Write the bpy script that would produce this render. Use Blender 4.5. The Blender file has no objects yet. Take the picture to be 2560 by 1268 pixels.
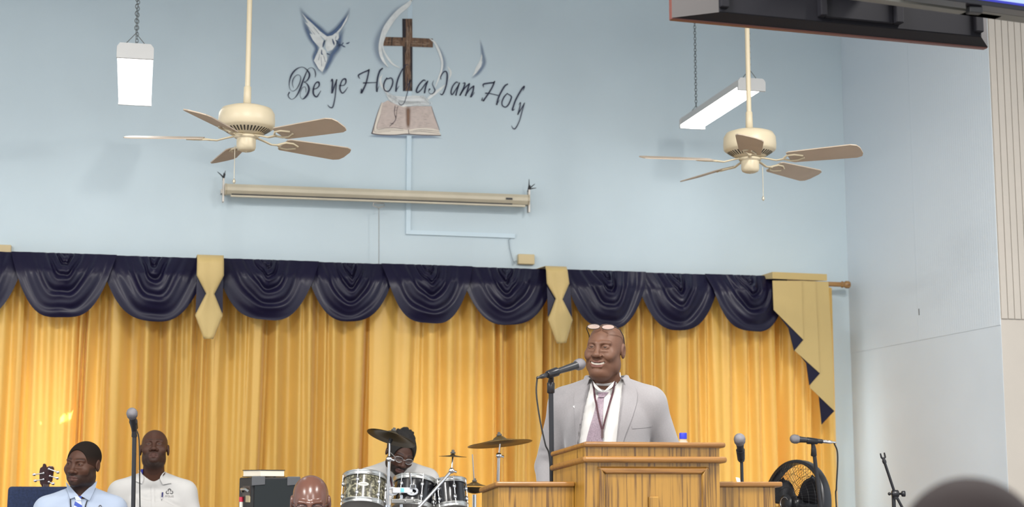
import bpy, bmesh, math, random
import numpy as np
from mathutils import Vector, Matrix, Euler
PI = math.pi
sc = bpy.context.scene
COL = sc.collection

# ------------------------------------------------------------------ camera
FPX = 4000.0
CAM = Vector((0.0, 0.0, 1.65))
YAW, PITCH = math.radians(13.2), math.radians(8.4)
cd = bpy.data.cameras.new('camera')
cd.sensor_fit = 'HORIZONTAL'; cd.sensor_width = 36.0; cd.lens = 36.0 * FPX / 2560.0
cd.clip_start = 0.05; cd.clip_end = 200
cd.dof.use_dof = True; cd.dof.focus_distance = 7.6; cd.dof.aperture_fstop = 3.2
cam = bpy.data.objects.new('camera', cd)
cam.location = CAM
cam.rotation_euler = (PI / 2 + PITCH, 0, -YAW)
COL.objects.link(cam)
sc.camera = cam
CR = Euler((PI / 2 + PITCH, 0, -YAW)).to_matrix()

# ------------------------------------------------------------------ world, lights, exposure
w = bpy.data.worlds.new('world'); sc.world = w; w.use_nodes = True
w.node_tree.nodes['Background'].inputs[0].default_value = (0.86, 0.93, 1.0, 1)
w.node_tree.nodes['Background'].inputs[1].default_value = 0.95
sun_d = bpy.data.lights.new('sun', 'SUN'); sun_d.energy = 46.0; sun_d.angle = 0.02; sun_d.color = (1.0, 0.93, 0.8)
sun = bpy.data.objects.new('sun', sun_d); COL.objects.link(sun)
sun.rotation_euler = Vector((0.28, -1.0, -0.75)).to_track_quat('-Z', 'Y').to_euler()
# unseen area lamps added to brighten the hall, standing in for more battens
for i, (x, y) in enumerate([(-3.4, 5.0), (0.4, 4.2), (4.0, 5.0), (-2.6, 0.4), (2.8, 0.4)]):
    ld = bpy.data.lights.new('unseen_fill_lamp', 'AREA'); ld.shape = 'RECTANGLE'; ld.size = 0.25; ld.size_y = 1.25
    ld.energy = 215; ld.color = (1.0, 0.97, 0.93)
    lo = bpy.data.objects.new('unseen_fill_lamp', ld); lo.location = (x, y, 5.15); COL.objects.link(lo)
sc.view_settings.view_transform = 'Standard'
sc.view_settings.look = 'None'
sc.view_settings.exposure = 0.55
sc.view_settings.gamma = 1.0
sc.view_settings.use_curve_mapping = False

# ------------------------------------------------------------------ pixel -> place helpers
def ray(px, py):
    return CR @ Vector(((px - 1280) / FPX, -(py - 634) / FPX, -1.0))
def atY(px, py, Y):
    d = ray(px, py); return CAM + d * ((Y - CAM.y) / d.y)
def atX(px, py, X):
    d = ray(px, py); return CAM + d * ((X - CAM.x) / d.x)
def atZ(px, py, Z):
    d = ray(px, py); return CAM + d * ((Z - CAM.z) / d.z)
def atD(px, py, D):
    return CAM + ray(px, py) * D

# ------------------------------------------------------------------ materials
MATS = {}
def srgb(r, g, b):
    f = lambda c: (c / 255 / 12.92) if c / 255 <= 0.04045 else ((c / 255 + 0.055) / 1.055) ** 2.4
    return (f(r), f(g), f(b))
def mat(name, col, rough=0.5, metal=0.0, sheen=0.0, spec=0.5, coat=0.0, noise=0.0, nscale=20.0, bump=0.0, bscale=60.0, emit=None, estr=1.0, alpha=1.0, trans=0.0, ior=1.45, aniso=0.0):
    if name in MATS: return MATS[name]
    m = bpy.data.materials.new(name); m.use_nodes = True; MATS[name] = m
    nt = m.node_tree; b = nt.nodes['Principled BSDF']
    b.inputs['Base Color'].default_value = (*col, 1)
    b.inputs['Roughness'].default_value = rough; b.inputs['Metallic'].default_value = metal
    b.inputs['Sheen Weight'].default_value = sheen; b.inputs['Specular IOR Level'].default_value = spec
    b.inputs['Coat Weight'].default_value = coat; b.inputs['Alpha'].default_value = alpha
    b.inputs['Transmission Weight'].default_value = trans; b.inputs['IOR'].default_value = ior
    b.inputs['Anisotropic'].default_value = aniso
    if emit:
        b.inputs['Emission Color'].default_value = (*emit, 1); b.inputs['Emission Strength'].default_value = estr
    if noise or bump:
        tc = nt.nodes.new('ShaderNodeTexCoord')
    if noise:
        n = nt.nodes.new('ShaderNodeTexNoise'); n.inputs['Scale'].default_value = nscale; n.inputs['Detail'].default_value = 4
        nt.links.new(tc.outputs['Object'], n.inputs['Vector'])
        r = nt.nodes.new('ShaderNodeValToRGB')
        r.color_ramp.elements[0].position = 0.3; r.color_ramp.elements[1].position = 0.7
        r.color_ramp.elements[0].color = (*[c * (1 - noise) for c in col], 1)
        r.color_ramp.elements[1].color = (*[min(1, c * (1 + noise)) for c in col], 1)
        nt.links.new(n.outputs['Fac'], r.inputs['Fac']); nt.links.new(r.outputs['Color'], b.inputs['Base Color'])
    if bump:
        n2 = nt.nodes.new('ShaderNodeTexNoise'); n2.inputs['Scale'].default_value = bscale; n2.inputs['Detail'].default_value = 3
        nt.links.new(tc.outputs['Object'], n2.inputs['Vector'])
        bp = nt.nodes.new('ShaderNodeBump'); bp.inputs['Strength'].default_value = bump; bp.inputs['Distance'].default_value = 0.004
        nt.links.new(n2.outputs['Fac'], bp.inputs['Height']); nt.links.new(bp.outputs['Normal'], b.inputs['Normal'])
    return m
def mat_wood(name, light, dark, sx=38, sz=2.2, rough=0.32, along='Z'):
    if name in MATS: return MATS[name]
    m = bpy.data.materials.new(name); m.use_nodes = True; MATS[name] = m
    nt = m.node_tree; b = nt.nodes['Principled BSDF']
    tc = nt.nodes.new('ShaderNodeTexCoord'); mp = nt.nodes.new('ShaderNodeMapping')
    s = {'Z': (sx, sx * 0.4, sz), 'X': (sz, sx, sx), 'Y': (sx, sz, sx)}[along]
    mp.inputs['Scale'].default_value = s
    nt.links.new(tc.outputs['Object'], mp.inputs['Vector'])
    n = nt.nodes.new('ShaderNodeTexNoise'); n.inputs['Scale'].default_value = 1.0; n.inputs['Detail'].default_value = 5; n.inputs['Distortion'].default_value = 0.6
    nt.links.new(mp.outputs['Vector'], n.inputs['Vector'])
    n2 = nt.nodes.new('ShaderNodeTexNoise'); n2.inputs['Scale'].default_value = 4.0; n2.inputs['Detail'].default_value = 2
    nt.links.new(mp.outputs['Vector'], n2.inputs['Vector'])
    mx = nt.nodes.new('ShaderNodeMath'); mx.operation = 'MULTIPLY_ADD'; mx.inputs[1].default_value = 0.3
    nt.links.new(n2.outputs['Fac'], mx.inputs[0]); nt.links.new(n.outputs['Fac'], mx.inputs[2])
    r = nt.nodes.new('ShaderNodeValToRGB')
    e = r.color_ramp.elements; e[0].position = 0.50; e[1].position = 0.64
    e[0].color = (*dark, 1); e[1].color = (*light, 1)
    e2 = e.new(0.80); e2.color = (*[min(1, c * 1.15) for c in light], 1)
    e3 = e.new(0.92); e3.color = (*[0.6 * a + 0.4 * c for a, c in zip(light, dark)], 1)
    nt.links.new(mx.outputs[0], r.inputs['Fac']); nt.links.new(r.outputs['Color'], b.inputs['Base Color'])
    b.inputs['Roughness'].default_value = rough
    b.inputs['Coat Weight'].default_value = 0.25; b.inputs['Coat Roughness'].default_value = 0.2
    return m
def mat_vcol(name, rough=0.5, spec=0.5, sheen=0.0, coat=0.0, bump=0.0, bscale=200):
    """colour comes from the mesh's own paint attribute 'Col'"""
    if name in MATS: return MATS[name]
    m = mat(name, (0.5, 0.5, 0.5), rough, spec=spec, sheen=sheen, coat=coat, bump=bump, bscale=bscale)
    nt = m.node_tree; a = nt.nodes.new('ShaderNodeAttribute'); a.attribute_name = 'Col'
    nt.links.new(a.outputs['Color'], nt.nodes['Principled BSDF'].inputs['Base Color'])
    return m
def mat_airbrush(name, col):
    """flat wall paint whose cover thins out with the mesh's 'Col' attribute"""
    if name in MATS: return MATS[name]
    m = mat(name, col, 0.6, spec=0.2)
    nt = m.node_tree; a = nt.nodes.new('ShaderNodeAttribute'); a.attribute_name = 'Col'
    nt.links.new(a.outputs['Fac'], nt.nodes['Principled BSDF'].inputs['Alpha'])
    return m
def mat_curtain(name, col, tcol, tfac, rough=0.38):
    if name in MATS: return MATS[name]
    m = mat(name, col, rough, sheen=0.25, spec=0.55)
    nt = m.node_tree; b = nt.nodes['Principled BSDF']; out = nt.nodes['Material Output']
    b.inputs['Sheen Roughness'].default_value = 0.4
    t = nt.nodes.new('ShaderNodeBsdfTranslucent'); t.inputs['Color'].default_value = (*tcol, 1)
    mix = nt.nodes.new('ShaderNodeMixShader'); mix.inputs[0].default_value = tfac
    nt.links.new(b.outputs[0], mix.inputs[1]); nt.links.new(t.outputs[0], mix.inputs[2]); nt.links.new(mix.outputs[0], out.inputs['Surface'])
    return m

# ------------------------------------------------------------------ object helpers
ROOTM = {}
def tag(o, label=None, cat=None, group=None, kind=None):
    if label: o['label'] = label
    if cat: o['category'] = cat
    if group: o['group'] = group
    if kind: o['kind'] = kind
    return o
def thing(name, label, cat, loc=(0, 0, 0), rz=0.0, group=None):
    o = bpy.data.objects.new(name, None); COL.objects.link(o)
    o.location = loc; o.rotation_euler = (0, 0, rz); o.empty_display_size = 0.1
    ROOTM[o.name] = Matrix.Translation(Vector(loc)) @ Matrix.Rotation(rz, 4, 'Z')
    return tag(o, label, cat, group)
def rootmat(o):
    while o.parent: o = o.parent
    return ROOTM.get(o.name, Matrix.Identity(4))
def mkobj(name, me, material, parent=None, smooth=True):
    o = bpy.data.objects.new(name, me); COL.objects.link(o)
    if material: me.materials.append(material)
    if parent: o.parent = parent
    if smooth is True: me.polygons.foreach_set('use_smooth', [True] * len(me.polygons))
    return o
class MB:
    """collects shapes, then links them as ONE mesh; coordinates are world ones unless local=True at build"""
    def __init__(s): s.v = []; s.f = []; s.c = None; s.sm = []
    def add(s, vs, fs, smooth=False):
        n = len(s.v); s.v += [tuple(v) for v in vs]; s.f += [tuple(i + n for i in f) for f in fs]; s.sm += [smooth] * len(fs); return s
    def box(s, c, d, rot=None):
        hx, hy, hz = d[0] / 2, d[1] / 2, d[2] / 2
        vs = [Vector((x, y, z)) for z in (-hz, hz) for y in (-hy, hy) for x in (-hx, hx)]
        if rot is not None: vs = [rot @ v for v in vs]
        return s.add([v + Vector(c) for v in vs], [(0, 2, 3, 1), (4, 5, 7, 6), (0, 1, 5, 4), (2, 6, 7, 3), (0, 4, 6, 2), (1, 3, 7, 5)])
    def bb(s, lo, hi):
        return s.box([(a + b) / 2 for a, b in zip(lo, hi)], [b - a for a, b in zip(lo, hi)])
    def hexa(s, p):  # 8 corner points: bottom 4 ccw, top 4
        return s.add(p, [(3, 2, 1, 0), (4, 5, 6, 7), (0, 1, 5, 4), (1, 2, 6, 5), (2, 3, 7, 6), (3, 0, 4, 7)])
    def tube(s, pts, r, n=8, caps=True, flat=1.0):
        pts = [Vector(p) for p in pts]; m = len(pts)
        rs = r if isinstance(r, (list, tuple)) else [r] * m
        vs, fs = [], []; up = None
        for i in range(m):
            t = (pts[min(i + 1, m - 1)] - pts[max(i - 1, 0)])
            if t.length < 1e-9: t = Vector((0, 0, 1))
            t.normalize()
            if up is None:
                up = Vector((0, 0, 1)) if abs(t.z) < 0.9 else Vector((1, 0, 0))
            a = t.cross(up)
            if a.length < 1e-6: a = t.cross(Vector((0.3, 1, 0.2)))
            a.normalize(); b = a.cross(t).normalized(); up = b
            for k in range(n):
                q = 2 * PI * k / n
                vs.append(pts[i] + a * (math.cos(q) * rs[i]) + b * (math.sin(q) * rs[i] * flat))
        for i in range(m - 1):
            for k in range(n):
                k2 = (k + 1) % n
                fs.append((i * n + k, i * n + k2, (i + 1) * n + k2, (i + 1) * n + k))
        s.add(vs, fs, True)
        if caps:
            s.add([vs[k] for k in range(n)], [tuple(range(n - 1, -1, -1))]); s.add([vs[(m - 1) * n + k] for k in range(n)], [tuple(range(n))])
        return s
    def lathe(s, prof, n=24, M=None, smooth=True, caps=True):
        M = M or Matrix.Identity(4); vs, fs = [], []; m = len(prof)
        for r, z in prof:
            for k in range(n):
                a = 2 * PI * k / n; vs.append(M @ Vector((r * math.cos(a), r * math.sin(a), z)))
        for i in range(m - 1):
            for k in range(n):
                k2 = (k + 1) % n; fs.append((i * n + k, i * n + k2, (i + 1) * n + k2, (i + 1) * n + k))
        s.add(vs, fs, smooth)
        for i, rev in ((0, True), (m - 1, False)):
            if caps and prof[i][0] > 1e-5:
                q = [vs[i * n + k] for k in range(n)]; s.add(q, [tuple(range(n - 1, -1, -1)) if rev else tuple(range(n))])
        return s
    def grid(s, P, smooth=True, wrap=False):  # P[i][j] points
        a, b = len(P), len(P[0]); fs = []
        for i in range(a - 1):
            for j in range(b - (0 if wrap else 1)):
                j2 = (j + 1) % b; fs.append((i * b + j, i * b + j2, (i + 1) * b + j2, (i + 1) * b + j))
        return s.add([p for row in P for p in row], fs, smooth)
    def prism(s, poly, off):  # polygon (list of world points) extruded along off
        n = len(poly); poly = [Vector(p) for p in poly]; off = Vector(off)
        return s.add(poly + [p + off for p in poly], [tuple(range(n - 1, -1, -1)), tuple(range(n, 2 * n))] + [(i, (i + 1) % n, n + (i + 1) % n, n + i) for i in range(n)])
    def ball(s, c, r, n=12, M=None):
        rr = r if isinstance(r, (list, tuple)) else (r, r, r)
        T = Matrix.Translation(Vector(c)) @ (M or Matrix.Identity(4)) @ Matrix.Diagonal((*rr, 1))
        k = n // 2
        return s.lathe([(max(1e-6, math.sin(PI * i / k)), -math.cos(PI * i / k)) for i in range(k + 1)], n, T)
    def build(s, name, material, parent=None, local=False, bevel=0.0, cols=None, seg=2):
        me = bpy.data.meshes.new(name)
        vs = s.v
        if parent and not local:
            Mi = rootmat(parent).inverted(); vs = [tuple(Mi @ Vector(v)) for v in vs]
        me.from_pydata(vs, [], s.f); me.validate(); 
        if len(me.polygons) == len(s.sm): me.polygons.foreach_set('use_smooth', s.sm)
        if cols is not None:
            a = me.color_attributes.new('Col', 'FLOAT_COLOR', 'POINT'); a.data.foreach_set('color', np.asarray(cols, np.float32).ravel())
        o = mkobj(name, me, material, parent, smooth=None)
        if bevel:
            bm = o.modifiers.new('bevel', 'BEVEL'); bm.width = bevel; bm.segments = seg; bm.limit_method = 'ANGLE'
        return o
def single(name, mb, material, label, cat, group=None, bevel=0.0, origin=None, kind=None, cols=None):
    """a thing that is one mesh: origin at the base of its bounding box"""
    vs = np.array(mb.v)
    if origin is None:
        lo, hi = vs.min(0), vs.max(0); origin = ((lo[0] + hi[0]) / 2, (lo[1] + hi[1]) / 2, lo[2])
    mb.v = [tuple(v) for v in (vs - np.array(origin))]
    o = mb.build(name, material, None, bevel=bevel, cols=cols); o.location = origin
    ROOTM[o.name] = Matrix.Translation(Vector(origin))
    return tag(o, label, cat, group, kind)
def crom(pts, k=8):
    """Catmull-Rom through tuples of any length"""
    P = [np.array(p, float) for p in pts]
    if len(P) < 3:
        return [P[0] + (P[-1] - P[0]) * t for t in np.linspace(0, 1, k + 1)]
    out = []; Q = [2 * P[0] - P[1]] + P + [2 * P[-1] - P[-2]]
    for i in range(1, len(Q) - 2):
        for j in range(k):
            t = j / k; a, b, c, d = Q[i - 1], Q[i], Q[i + 1], Q[i + 2]
            out.append(0.5 * (2 * b + (c - a) * t + (2 * a - 5 * b + 4 * c - d) * t * t + (3 * b - a - 3 * c + d) * t ** 3))
    out.append(P[-1]); return out
# ------------------------------------------------------------------ the place
YW = 11.5                       # face of the back wall
ZS = 0.55                       # stage floor
ZC = 5.7                        # ceiling
XR = atY(2112, 400, YW).x       # face of the right wall
YF = atX(2494, 634, XR).y       # where the right wall ends and the beige front wall starts
XL0 = -9.0
m_wall = mat('back_wall_paint', (0.55, 0.645, 0.69), 0.55, noise=0.035, nscale=1.3, bump=0.05, bscale=30, spec=0.3)
m_rwall = mat('right_wall_paint', (0.62, 0.69, 0.745), 0.6, noise=0.03, nscale=1.5, spec=0.3)
m_beige = mat('beige_wall_paint', (0.46, 0.42, 0.37), 0.6, noise=0.03, nscale=3, spec=0.3)
m_ceil = mat('ceiling_white', (0.62, 0.63, 0.62), 0.8)
m_floor = mat('floor_tile', (0.33, 0.30, 0.27), 0.5, noise=0.1, nscale=3)
m_carpet = mat('stage_carpet', (0.20, 0.19, 0.20), 0.95, noise=0.15, nscale=40)

# windows behind the curtain, in wall coordinates
def wallx(px): return atY(px, 900, YW).x
WIN = [(wallx(55), wallx(205), 1.15, atY(130, 905, YW).z), (wallx(985), wallx(1255), 1.15, atY(1120, 905, YW).z), (wallx(1668), wallx(2040), 1.15, atY(1850, 900, YW).z)]
mb = MB(); T = 0.16
xs = [XL0] + [v for q in WIN for v in q[:2]] + [XR + T]
for i in range(len(xs) - 1):
    if i % 2 == 0: mb.bb((xs[i], YW, 0), (xs[i + 1], YW + T, ZC))
    else:
        q = WIN[i // 2]; mb.bb((xs[i], YW, 0), (xs[i + 1], YW + T, q[2])); mb.bb((xs[i], YW, q[3]), (xs[i + 1], YW + T, ZC))
tag(mb.build('wall_back', m_wall), 'pale blue painted back wall above the gold curtain', kind='structure')
m_glass = mat('frosted_glass', (0.6, 0.65, 0.7), 0.4)
nt = m_glass.node_tree; tl = nt.nodes.new('ShaderNodeBsdfTranslucent'); tl.inputs['Color'].default_value = (0.46, 0.47, 0.48, 1)
mxs = nt.nodes.new('ShaderNodeMixShader'); mxs.inputs[0].default_value = 0.85
nt.links.new(nt.nodes['Principled BSDF'].outputs[0], mxs.inputs[1]); nt.links.new(tl.outputs[0], mxs.inputs[2]); nt.links.new(mxs.outputs[0], nt.nodes['Material Output'].inputs['Surface'])
m_frame = mat('window_frame_white', (0.75, 0.75, 0.72), 0.5)
for i, (a, b, z0, z1) in enumerate(WIN):
    root = bpy.data.objects.new('window_%d' % (i + 1), None); COL.objects.link(root); tag(root, 'window behind the gold curtain', kind='structure')
    n = max(1, round((b - a) / 0.5)); fr = MB()
    y0, y1 = YW + 0.10, YW + 0.14
    fr.bb((a, y0, z0), (a + 0.04, y1, z1)); fr.bb((b - 0.04, y0, z0), (b, y1, z1)); fr.bb((a, y0, z0), (b, y1, z0 + 0.04)); fr.bb((a, y0, z1 - 0.04), (b, y1, z1))
    for k in range(1, n): x = a + (b - a) * k / n; fr.bb((x - 0.02, y0, z0), (x + 0.02, y1, z1))
    fr.build('frame', m_frame, root)
    for k in range(n):
        p = MB(); xa_, xb_ = a + (b - a) * k / n + 0.02, a + (b - a) * (k + 1) / n - 0.02
        if i == 0:      # unseen holes added to the pane, shaped to cast the curtain's sun patches
            SD = Vector((0.28, -1.0, -0.75)); hol = []
            for poly in ([(148,1060),(152,1046),(164,1034),(166,1046),(158,1057)], [(164,1038),(168,1022),(180,1010),(182,1026),(174,1040)], [(178,1020),(180,1006),(190,994),(194,1018),(186,1024)], [(90,1060),(90,1053),(104,1053),(104,1060)]):
                hol.append([(q.x, q.z) for q in (atY(x, y, YW - 0.26) - SD * (0.26 + 0.118) for x, y in poly)])
            def inside(x, z, P):
                c = False
                for u in range(len(P)):
                    (x1, z1_), (x2, z2) = P[u], P[u - 1]
                    if (z1_ > z) != (z2 > z) and x < (x2 - x1) * (z - z1_) / (z2 - z1_) + x1: c = not c
                return c
            cs = 0.008; nx_, nz_ = int((xb_ - xa_) / cs), int((z1 - z0 - .08) / cs); vs = [(xa_ + (xb_ - xa_) * u / nx_, YW + .118, z0 + .04 + (z1 - z0 - .08) * v / nz_) for v in range(nz_ + 1) for u in range(nx_ + 1)]
            fs = [(v * (nx_ + 1) + u, v * (nx_ + 1) + u + 1, (v + 1) * (nx_ + 1) + u + 1, (v + 1) * (nx_ + 1) + u) for v in range(nz_) for u in range(nx_) if not any(inside(xa_ + (xb_ - xa_) * (u + .5) / nx_, z0 + .04 + (z1 - z0 - .08) * (v + .5) / nz_, P) for P in hol)]
            p.add(vs, fs)
        else: p.bb((xa_, YW + 0.115, z0 + 0.04), (xb_, YW + 0.121, z1 - 0.04))
        p.build('pane', m_glass, root)
# right wall: plain lower part, grooved panelling above
zs_seam = atX(2320, 847, XR).z
m_bead = mat('beadboard_paint', (0.62, 0.69, 0.745), 0.6, spec=0.3)
nt = m_bead.node_tree; tc = nt.nodes.new('ShaderNodeTexCoord'); wv = nt.nodes.new('ShaderNodeTexWave')
wv.wave_type = 'BANDS'; wv.bands_direction = 'Y'; wv.wave_profile = 'SAW'; wv.inputs['Scale'].default_value = 10.5; wv.inputs['Distortion'].default_value = 0.0
bp = nt.nodes.new('ShaderNodeBump'); bp.inputs['Strength'].default_value = 0.35; bp.inputs['Distance'].default_value = 0.003
rm = nt.nodes.new('ShaderNodeValToRGB'); rm.color_ramp.elements[0].position = 0.02; rm.color_ramp.elements[1].position = 0.14
nt.links.new(tc.outputs['Object'], wv.inputs['Vector']); nt.links.new(wv.outputs['Fac'], rm.inputs['Fac']); nt.links.new(rm.outputs['Color'], bp.inputs['Height']); nt.links.new(bp.outputs['Normal'], nt.nodes['Principled BSDF'].inputs['Normal'])
wr = MB().bb((XR, YF + 0.001, 0), (XR + T, YW, ZC)).build('wall_right', m_rwall); tag(wr, 'pale blue side wall beside the stage', kind='structure')
npan = 2
for k in range(npan):
    y0 = YF + 0.0 + (YW - YF) * k / npan; y1 = YF + (YW - YF) * (k + 1) / npan
    MB().bb((XR - 0.0025, y0 + 0.001, zs_seam), (XR + 0.001, y1 - 0.001, ZC)).build('panel', m_bead, wr)
nl = MB().tube([atX(2297, 772, XR - 0.004), atX(2298, 788, XR - 0.004)], 0.003, 6).build('nail', mat('dark_nail', (0.05, 0.05, 0.05), 0.5), wr)
# beige wall facing the seats, grooved boards above a plain dado
zb = atY(2530, 798, YF).z
wf = MB().bb((XR + 0.002, YF, 0), (XR + 4.0, YF + T, ZC)).build('wall_front', m_beige); tag(wf, 'beige boarded wall facing the seats beside the stage', kind='structure')
bw = 0.047
for k in range(16):
    x = XR + 0.002 + k * bw
    MB().bb((x + 0.002, YF - 0.012, zb), (x + bw - 0.002, YF, ZC)).build('board', m_beige, wf, bevel=0.002, seg=1)
tag(MB().bb((XL0, -2.5, -0.1), (XR + 4, YW + T, 0)).build('floor', m_floor), 'hall floor', kind='structure')
tag(MB().bb((XL0, 5.2, 0), (XR, YW, ZS)).build('floor_stage', m_carpet), 'carpeted stage platform', kind='structure')
tag(MB().bb((XL0, -2.5, ZC), (XR + 4, YW + T, ZC + 0.12)).build('ceiling', m_ceil), 'hall ceiling', kind='structure')

# ------------------------------------------------------------------ mural painted on the back wall
def crop(x0, y0, s): return lambda x, y: (x0 + x / s, y0 + y / s)
def wp(p, l): return atY(p[0], p[1], YW - 0.0015 - 0.0007 * l)
def ribbon(mb, cr, sc_, pts, l, k=6, wmul=1.0):
    S = crom(pts, k); P = []
    for i, q in enumerate(S):
        a = S[max(i - 1, 0)]; b = S[min(i + 1, len(S) - 1)]; t = np.array([b[0] - a[0], b[1] - a[1]]); t = t / (np.linalg.norm(t) + 1e-9)
        n = np.array([-t[1], t[0]]) * max(q[2], 1.5) * 0.5 * wmul
        P.append([wp(cr(q[0] + n[0], q[1] + n[1]), l), wp(cr(q[0] - n[0], q[1] - n[1]), l)])
    for e in (0, -1):   # rounded pen ends
        q = S[e]; m = 10; r = max(q[2], 1.5) * 0.5 * wmul
        mb.add([wp(cr(q[0] + r * math.cos(2 * PI * j / m), q[1] + r * math.sin(2 * PI * j / m)), l) for j in range(m)], [tuple(range(m))])
    mb.grid(P, False)
def soft(name, parent, material, cr, pts, alpha, l, k=6):
    S = crom(pts, k); P = []; C = []
    prof = [(-1, 0), (-0.62, 0.3), (-0.3, 0.8), (0, 1), (0.3, 0.8), (0.62, 0.3), (1, 0)]
    for i, q in enumerate(S):
        a = S[max(i - 1, 0)]; b = S[min(i + 1, len(S) - 1)]; t = np.array([b[0] - a[0], b[1] - a[1]]); t = t / (np.linalg.norm(t) + 1e-9)
        e = min(1.0, min(i, len(S) - 1 - i) / (0.22 * len(S))); row = []
        for u, al in prof:
            row.append(wp(cr(q[0] - t[1] * u * q[2] * 0.5, q[1] + t[0] * u * q[2] * 0.5), l)); v = al * e * alpha; C.append((v, v, v, 1))
        P.append(row)
    m = MB().grid(P, False); return m.build(name, material, parent, cols=C)
def flat(mb, cr, pts, l):
    mb.add([wp(cr(x, y), l) for x, y in pts], [tuple(range(len(pts)))]); return mb
mural = thing('wall_mural', 'painted mural of a white dove, wooden cross and open book with script lettering', 'mural', (atY(1015, 200, YW).x, YW, 3.6))
m_ink = mat('navy_lettering_paint', (0.012, 0.016, 0.05), 0.45)
c1, c2, c3, c4 = crop(710, 150, 9.0556), crop(880, 140, 9.0556), crop(1020, 160, 9.0556), crop(1180, 190, 9.0556)
WORDS = [
 (c1, [[(215,630,6),(190,540,14),(205,440,20),(260,360,14),(320,335,10),(370,370,14),(375,450,18),(340,560,20),(280,660,14),(205,705,10),(145,670,8),(118,580,14),(130,450,26),(180,320,36),(270,215,28),(370,165,14),(450,170,14),(520,225,22),(575,310,36),(565,400,34),(510,475,20),(450,500,10)],
       [(455,500,10),(510,530,18),(555,600,36),(565,680,42),(530,780,46),(460,865,32),(410,885,10),(370,830,8),(370,740,8),(410,640,10),(465,605,10),(495,650,12),(495,730,8)],
       [(705,395,8),(715,320,20),(690,225,18),(630,175,10),(560,195,10),(520,250,16),(470,370,28),(420,500,34),(370,640,36),(310,770,28),(240,860,14),(170,890,10),(115,850,16),(95,790,20),(120,735,28)],
       [(655,665,16),(740,640,22),(795,580,28),(790,510,36),(740,505,28),(690,570,28),(662,680,38),(672,780,36),(735,835,30),(790,770,22),(835,695,10)]]),
 (c1, [[(1062,485,12),(1090,440,34),(1100,520,36),(1090,640,34),(1085,745,30)],[(1095,740,24),(1140,600,26),(1195,450,26)],[(1190,445,22),(1175,650,24),(1155,850,22),(1110,1050,26),(1060,1080,24),(1015,1050,16),(990,1015,8)],
       [(1255,575,16),(1350,575,18),(1400,510,28),(1390,430,36),(1330,445,26),(1285,530,28),(1265,640,34),(1290,720,28),(1330,750,24),(1385,700,20),(1445,615,8)]]),
 (c2, [[(175,515,10),(145,440,30),(230,385,28),(380,320,30)],[(385,310,32),(360,450,30),(310,640,32),(220,830,42)],[(215,750,22),(205,835,28)],[(260,610,30),(400,605,18),(560,600,16)],[(690,280,28),(630,340,36),(580,500,36),(560,700,36),(565,800,36)],[(570,780,16),(610,685,8)],
       [(790,500,26),(740,580,30),(715,690,30),(750,785,26),(830,795,26),(895,700,30),(925,580,30),(890,500,26),(800,520,22)],
       [(1290,215,6),(1235,195,14),(1150,290,24),(1060,470,32),(1010,640,34),(995,795,36)],[(1005,770,16),(1070,680,8)],
       [(1240,480,8),(1262,530,12),(1240,640,10)],[(1180,785,12),(1250,680,16),(1325,555,18)],[(1325,540,14),(1290,680,18),(1240,880,16),(1180,1060,16),(1105,1115,18),(1045,1045,8)]]),
 (c3, [[(390,375,24),(345,370,28),(250,470,30),(190,600,36),(220,645,30),(300,580,24),(400,440,24),(450,390,20)],[(445,390,28),(400,520,32),(375,650,34)],
       [(580,375,8),(555,450,14),(580,520,18),(610,600,26),(560,670,18),(500,675,12),(465,620,8),(490,570,36)]]),
 (c3, [[(745,350,12),(740,290,22),(790,200,24),(850,165,28),(885,220,32),(885,350,34),(855,520,30),(800,660,28),(765,695,26),(725,670,12)]]),
 (c3, [[(1130,420,20),(1085,415,26),(1010,510,28),(975,630,30),(1000,695,26),(1080,580,22),(1165,440,22)],[(1165,430,28),(1120,570,30),(1085,705,30)],
       [(1245,440,10),(1290,430,26),(1260,540,32),(1180,705,32)],[(1190,690,20),(1290,540,24),(1390,445,28)],[(1390,450,30),(1350,580,32),(1305,715,32)],[(1310,700,20),(1400,570,24),(1480,500,26)],[(1490,500,30),(1470,620,32),(1420,740,32),(1450,720,20),(1505,640,8)]]),
 (c4, [[(265,260,8),(255,190,32),(350,165,30),(490,150,32)],[(510,125,30),(460,250,30),(370,400,32),(260,560,36)],[(235,490,12),(225,550,26)],[(310,390,28),(420,400,20),(590,440,18)],[(805,185,26),(740,230,34),(650,380,34),(590,520,34),(560,645,34)],[(570,630,18),(625,540,8)],
       [(800,395,20),(730,470,30),(680,580,28),(690,670,26),(760,705,26),(830,640,30),(890,500,30),(880,450,26),(800,400,16)],
       [(1160,340,6),(1185,235,32),(1120,310,34),(1000,520,34),(940,680,34),(915,775,32),(970,745,8)],
       [(1060,650,8),(1100,600,18),(1080,720,24),(1040,870,28)],[(1050,850,20),(1130,720,20),(1190,610,18)],[(1190,610,14),(1140,780,20),(1080,1000,20),(1010,1150,24),(955,1200,24),(910,1160,14),(900,1120,6)]]),
]
for cr, strokes in WORDS:
    m_ = MB()
    for st in strokes: ribbon(m_, cr, 1, st, 9)
    m_.build('word', m_ink, mural)
m_air = mat_airbrush('blue_airbrush', (0.10, 0.16, 0.30))
m_airw = mat_airbrush('white_airbrush', (0.80, 0.82, 0.82))
m_pw = mat('white_mural_paint', (0.78, 0.80, 0.78), 0.6, noise=0.08, nscale=25)
m_cross = mat_wood('painted_cross_brown', (0.16, 0.085, 0.045), (0.035, 0.018, 0.012), sx=60, sz=9, rough=0.6)
m_page = mat('painted_page', (0.60, 0.50, 0.45), 0.7, noise=0.07, nscale=30)
m_edge = mat('painted_page_edge', (0.80, 0.72, 0.62), 0.7)
m_dark = mat('painted_brown_line', (0.10, 0.07, 0.08), 0.6)
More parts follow.
